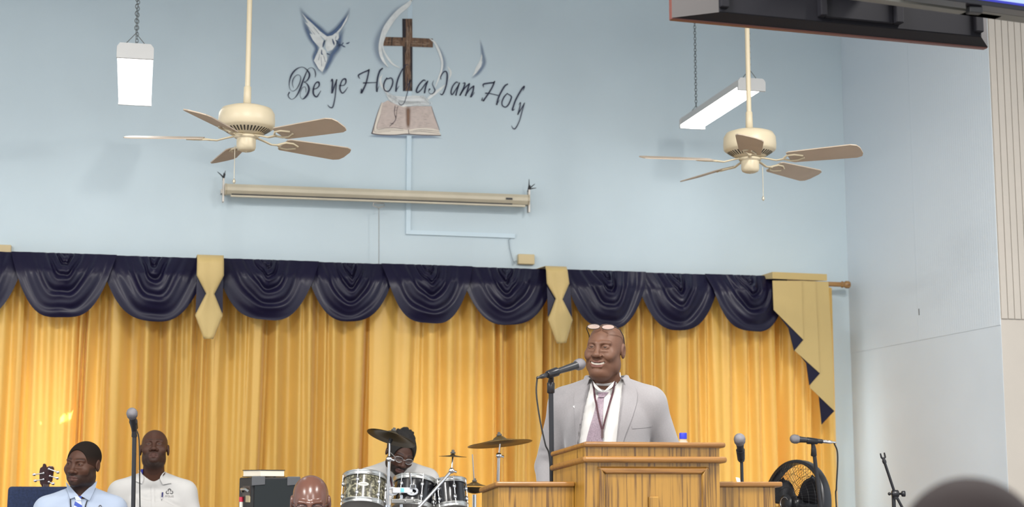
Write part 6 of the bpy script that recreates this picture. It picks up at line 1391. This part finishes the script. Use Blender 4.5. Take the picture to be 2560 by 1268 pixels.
# ---- seated man in the white polo shirt, looking up
wm = seated('seated bald man in white polo shirt looking up', 386, 1122, 9.45, 2, (-4, -17, 0), (.060, .025, .015), .215, dict(ear=1.05, nk=.004, eye=.0036, mz=.002), hs=.98, nd=.165)
wm.skinmesh(m_skin, skin_paint(brow=((.02, .012, .01), .6), lips=(.078, .036, .028), beard=((.022, .012, .010), -.05, .45)))
wm.eyes(white=(.2, .16, .145))
_, fsh = shirt_on(wm, m_white, neck=(.074, .080), drop=.012, tilt=.5)
collar_wings(wm, m_white, ([(347, 1175), (350, 1192), (336, 1202)], [(354, 1181), (360, 1194), (356, 1210)]), ([(415, 1178), (408, 1193), (430, 1208)], [(407, 1184), (401, 1196), (408, 1212)]), off=.010)
mb = MB(); wm.drape(mb, [wm.xz(*q) for q in ((379, 1216), (379, 1240), (380, 1300))], [wm.xz(*q) for q in ((387, 1216), (387, 1240), (388, 1300))], off=.004, th=.003, n=2); mb.build('placket', m_white, wm.root, True)
mb = MB(); P_ = []
for i in range(15):
    a = math.radians(150 + 60 * i / 14 * 1.0); nk = wm.J['neck']; P_.append([Vector((nk[0] + math.cos(a) * .071, nk[1] - .0 + math.sin(a) * .071, nk[2] + .015 + .03 * t)) for t in (0, 1)])
mb.grid(P_); o = mb.build('collar_band', mat('collar_navy_band', (.02, .03, .25), .7), wm.root, True); o.modifiers.new('thick', 'SOLIDIFY').thickness = .004
emblem(wm, 425, 1230, .95)
mb = MB(); wm.drape(mb, [wm.xz(405.6, 1231), wm.xz(404.4, 1244)], [wm.xz(409.4, 1231), wm.xz(408.2, 1244)], n=2, off=.009, th=.006); mb.build('pen', mat('pen_navy', (.03, .03, .12), .4), wm.root, True)
mb = MB(); wm.drape(mb, [wm.xz(405.0, 1244), wm.xz(404, 1252)], [wm.xz(406.4, 1244), wm.xz(405.4, 1252)], n=2, off=.007, th=.003); mb.build('pen_clip', m_steel, wm.root, True)
wm.trousers(m_pants)

# ---- the drummer, head bowed
dm = seated('drummer with tied-up hair, glasses and white shirt bowing his head over the toms', 1001, 1133, 9.7, 6, (10, 26, 14), (.060, .027, .018), .215, dict(ear=1.0, eye=.0028), hs=.98, dy=.16, nd=.070, nb=.075)
dm.skinmesh(m_skin, skin_paint(brow=((.015, .01, .01), .7), lips=(.10, .05, .045), beard=((.012, .009, .008), -.05, .9)))
dm.eyes(white=(.3, .26, .24))
def dreads(f):
    rr = random.Random(5)
    for k in range(30):
        a = rr.uniform(0, 2 * PI); e = rr.uniform(.25, 1.2); p = (math.cos(a) * .075 * math.cos(e), .03 + math.sin(a) * .092 * math.cos(e), .045 + .085 * math.sin(e)); q = (p[0] * .8 + rr.uniform(-.01, .01), p[1] * .8 + .02, p[2] + rr.uniform(.004, .014)); f.cap(dm.hp(p), dm.hp(q), .014, .012, .006)
    for k in range(9):
        a = 2 * PI * k / 9; f.cap(dm.hp((0.01, .05, .118)), dm.hp((.01 + .035 * math.cos(a), .05 + .035 * math.sin(a), .128)), .014, .011, .005)
hairmesh(dm, CUT_SHORT, .012, extra=dreads)
shirt_on(dm, m_white, tilt=.2)
collar_wings(dm, m_white, ([(965, 1166), (972, 1180), (980, 1194)], [(974, 1170), (985, 1182), (992, 1192)]), ([(1024, 1164), (1018, 1178), (1010, 1190)], [(1014, 1170), (1004, 1182), (996, 1192)]))
mb = MB()
for A in (((975, 1180), (979, 1200), (984, 1235)), ((1007, 1178), (1004, 1200), (996, 1235))): dm.drape(mb, [dm.xz(x - 2.6, y) for x, y in A], [dm.xz(x + 2.6, y) for x, y in A], n=2, off=.009, th=.002)
mb.build('lanyard', mat('lanyard_maroon', (.045, .012, .018), .7), dm.root, True)
dm.trousers(m_pants)
def wearing(r, W, f):
    m = mat('lens_faint_grey', (.4, .4, .4), .05, alpha=.10)  # thin see-through grey for the lenses
    for q in (-1, 1):
        pts = [W((q * .034 + .026 * math.cos(a), -.103 + .012 * abs(math.cos(a)) * (1 if q * math.cos(a) > 0 else .2), -.005 + .018 * math.sin(a))) for a in np.linspace(0, 2 * PI, 21)]
        MB().tube(pts, .0017, 6).build('rim', f, r); mb = MB(); mb.add(pts[:-1], [tuple(range(20))]); mb.build('lens', m, r)
        MB().tube([W((q * .060, -.092, .0)), W((q * .0775, -.05, .003)), W((q * .084, .0, .002)), W((q * .084, .022, -.01))], .0019, 6).build('temple', f, r)
    MB().tube([W((-.009, -.106, -.001)), W((0, -.110, .002)), W((.009, -.106, -.001))], .0018, 6).build('bridge', f, r)
glasses('eyeglasses', 'thin-rimmed glasses worn by the drummer', dm, wearing, frame=mat('glasses_steel', (.5, .5, .5), .3, metal=.8))

# ---- bald man at the lower edge
bm_ = seated('bald man with glasses bowing his head in front of the amplifier', 776, 1258, 7.25, 4, (-6, 11, 0), (.115, .050, .035), .20, dict(ear=1.15, fw=.002, eye=.003), hs=1.03, hip_z=.30, dy=.10)
bm_.skinmesh(mat_vcol('skin_shiny', .26, spec=.6, bump=.04, bscale=260), skin_paint(brow=((.06, .03, .025), .35), lips=(.15, .07, .06)))
bm_.eyes(white=(.18, .14, .13))
shirt_on(bm_, mat('dark_grey_shirt', (.10, .10, .12), .8)); bm_.trousers(m_pants)
glasses('eyeglasses', 'dark-rimmed glasses worn by the bald man before the amplifier', bm_, wearing, frame=mat('glasses_dark', (.03, .02, .025), .35))

# ---- dark-haired head close to the camera
hc = atD(2432, 1462, 1.95); az = -math.atan2(hc.x, hc.y); base = Vector((hc.x, hc.y - .08, 0)); rz = az + PI
Mi = (Matrix.Translation(base) @ Matrix.Rotation(rz, 4, 'Z')).inverted(); ho = np.array(Mi @ hc); nz2 = ho[2] - .175
J = dict(hip=(0, .05, .93), chest=(0, .03, nz2 - .20), neck=(0, .05, nz2), shl=(-.18, .05, nz2 - .075), shr=(.18, .05, nz2 - .075), ell=(-.25, .08, nz2 - .36), wrl=(-.22, -.05, nz2 - .58), elr=(.25, .08, nz2 - .36), wrr=(.22, -.05, nz2 - .58), knl=(-.1, .02, .49), knr=(.1, .02, .49), anl=(-.1, .04, .085), anr=(.1, .04, .085))
nh = Person('blurred person with short dark hair standing close by, seen from behind', base, rz, ho, rotm(0, 0, 0), J, (.11, .06, .04), 1.0, .004, {})
nh.skinmesh(m_skin, skin_paint()); hairmesh(nh, CUT_SHORT, .012, material=mat('dark_brown_hair', (.016, .012, .012), .9, spec=.15))
f = nh.cloth_field(.012, res=.01, zlo=.8); f.half((0, -.2, 1), nz2 + .03); nh.shirt(f, mat('dark_jacket', (.05, .05, .06), .8)); nh.trousers(m_pants)

# ---- chairs of the seated people
for P_, lab, pt in ((lm, 'navy fabric chair under the man in the light blue shirt', atD(80, 1217, 9.05).z), (wm, 'navy fabric chair under the man in the white polo shirt', None), (dm, 'navy fabric chair behind the drummer', atD(860, 1187, 10.0).z), (bm_, 'low navy fabric chair under the bald man', None)):
    M = P_.M; hipw = M @ Vector(P_.J['hip']); c = chair(lab, hipw.x - (.13 if P_ is lm else 0), hipw.y, P_.root.rotation_euler.z, seat_z=P_.J['hip'][2] - .115, back_top=pt or ZS + .9, wd=.50)
